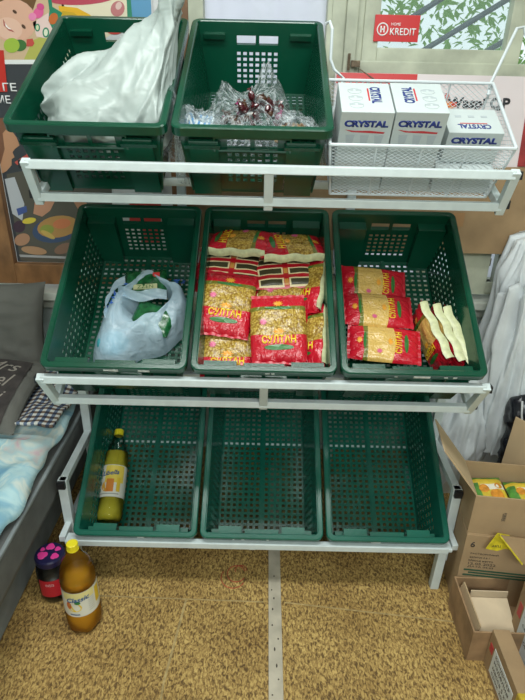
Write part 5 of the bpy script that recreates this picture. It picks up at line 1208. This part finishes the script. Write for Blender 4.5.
hh = pack_h(.11, .13, .035)
def ypacket():
    r = empty('yellow_packet'); b = MB()
    for sg in (1, -1): b.grid(lambda u, v, sg=sg: ((u-.5)*.11, (v-.5)*.13, sg*hh((u-.5)*.11, (v-.5)*.13)), 18, 18, (lambda u, v: 1 if (u < .2 and v < .8) or v > .88 else (2 if v > .58 and u > .3 and v < .75 else 0)))
    b.build('packet_body', M_yp[:3], r, smooth=True)
    b = MB()
    for (x, y, rr_) in ((.015, -.015, .022), (-.018, .012, .016), (.03, .02, .012)):
        b.add([(x+rr_*math.cos(t*PI/7), y+rr_*math.sin(t*PI/7), hh(x+rr_*math.cos(t*PI/7), y+rr_*math.sin(t*PI/7))+.001) for t in range(14)], [tuple(range(14))])
    b.build('printed_food', M_yp[3], r)
    return r
yp = ypacket(); ry = random.Random(4)
ylab = ['yellow packet at the front left corner of the open carton', 'yellow packet at the front middle of the open carton', 'yellow packet at the front right of the open carton', 'yellow packet at the rear left of the open carton', 'yellow packet at the rear middle of the open carton', 'yellow packet at the rear right of the open carton']
for i in range(6):
    o = yp if i == 0 else copy_tree(yp)
    o.matrix_world = M1 @ T(.075+.115*(i % 3), .082+.016*(i//3), .2995+.035+.045*(i//3)) @ Rz(ry.uniform(-.2, .2)) @ Rx(ry.uniform(.05, .25)); tag(o, ylab[i], 'packet', 'yellow packets in the open carton')
# yellow printed wrapper and torn brown flap hanging over the carton's front right
wr_ = empty('torn_wrapper', (.74, 1.245, .30), label='torn yellow printed wrapper with brown cardboard flap hanging before the big carton', cat='wrapper')
b = MB()
b.add([(-.02, .0, .035), (.10, -.015, .03), (.115, -.045, -.055), (.055, -.035, -.045), (.02, -.02, -.01)], [(0, 1, 2, 3, 4)])
o = b.build('brown_flap', M_card_d, wr_); o.modifiers.new('t', 'SOLIDIFY').thickness = .004
b = MB(); b.add([(-.045, .006, -.028), (-.022, .006, .036), (.015, .004, .03), (.03, .0, -.025), (.01, .0, -.02), (-.01, .004, -.034)], [(0, 1, 2, 3, 4, 5)])
o = b.build('yellow_sheet', mat('yellow_print_sheet', (.72, .60, .03), .35, vary=.3, scale=60), wr_); o.modifiers.new('t', 'SOLIDIFY').thickness = .002
text('lettering', 'АКЦИЯ', .045, .010, INK, wr_, M=T(-.008, .001, -.014) @ fr)
b = MB(); b.bar((-.018, -.004, .036), (.052, -.040, -.042), .008, .003, bev=.001); b.build('yellow_tape', MATS['yellow_print_sheet'], wr_)

sm_ = carton('carton', .25, .20, .124, T(.628, 1.074, 0) @ Rz(R_(-1)), 'small open brown carton on the carpet, lowest at the rack foot', m=mat('cardboard_worn', (.36, .225, .115), .8, vary=.3, scale=16, bump=.1, bscale=120))
b = MB(); b.box((.095, .085, .080), (.115, .12, .004), Rx(.35).to_3x3()); b.box((.095, .146, .110), (.115, .004, .032)); b.build('inner_flap', mat('pale_cardboard', (.62, .50, .34), .8, vary=.08), sm_)
b = MB(); b.box((.022, .10, .105), (.004, .16, .04), Ry(.25).to_3x3()); b.build('inner_flap', MATS['cardboard_inside'], sm_)

M_lab = flat((.66, .70, .70), .6); M_ytape = mat('yellow_parcel_tape', (.58, .42, .04), .3, vary=.2, scale=30)
def labelled(M, W, D, Hh, label, word_rows):
    r = empty('carton', M=M, label=label, cat='cardboard box')
    MB().box((W/2, D/2, Hh/2), (W, D, Hh), bev=.002).build('box_body', M_card_d, r)
    MB().box((-.0006, D-.105, Hh*.46), (.0012, .13, Hh*.66)).build('paper_label', M_lab, r)
    MB().box((-.0007, D-.215, Hh*.5), (.0014, .06, Hh)).build('yellow_tape', M_ytape, r)
    MB().box((W*.5, D-.215, Hh+.0006), (W*.98, .06, .0012)).build('yellow_tape', M_ytape, r)
    MB().box((-.0006, D-.022, Hh*.62), (.0012, .02, Hh*.2)).build('red_mark', flat((.50, .05, .05), .6), r)
    L_ = Rz(-PI/2) @ Rx(PI/2)
    for i, t_ in enumerate(word_rows): text('lettering', t_, .10, .014, INK, r, M=T(-.0014, D-.105, Hh*(.68-.15*i)) @ L_)
    text('round_stamp', 'ЮА', .03, .02, flat((.25, .03, .03)), r, M=T(-.0016, D-.215, Hh*.6) @ L_)
    return r
labelled(T(.672, .70, 0) @ Rz(R_(-1)), .048, .372, .142, 'narrow brown carton with white label and yellow tape, nearest at the lower right', ['КОНДИТЕР', 'изделия', 'масса 5 кг', 'срок 2023'])
labelled(T(.770, .72, 0) @ Rz(R_(-1)), .32, .43, .25, 'taller brown carton with white label at the lower right edge, behind the narrow one', ['ПЕЧЕНЬЕ', 'сахарное', 'масса 5 кг'])
b = MB(); b.add([(.0, .425, .252), (.09, .43, .252), (.11, .40, .285), (.02, .39, .29)], [(0, 1, 2, 3)])
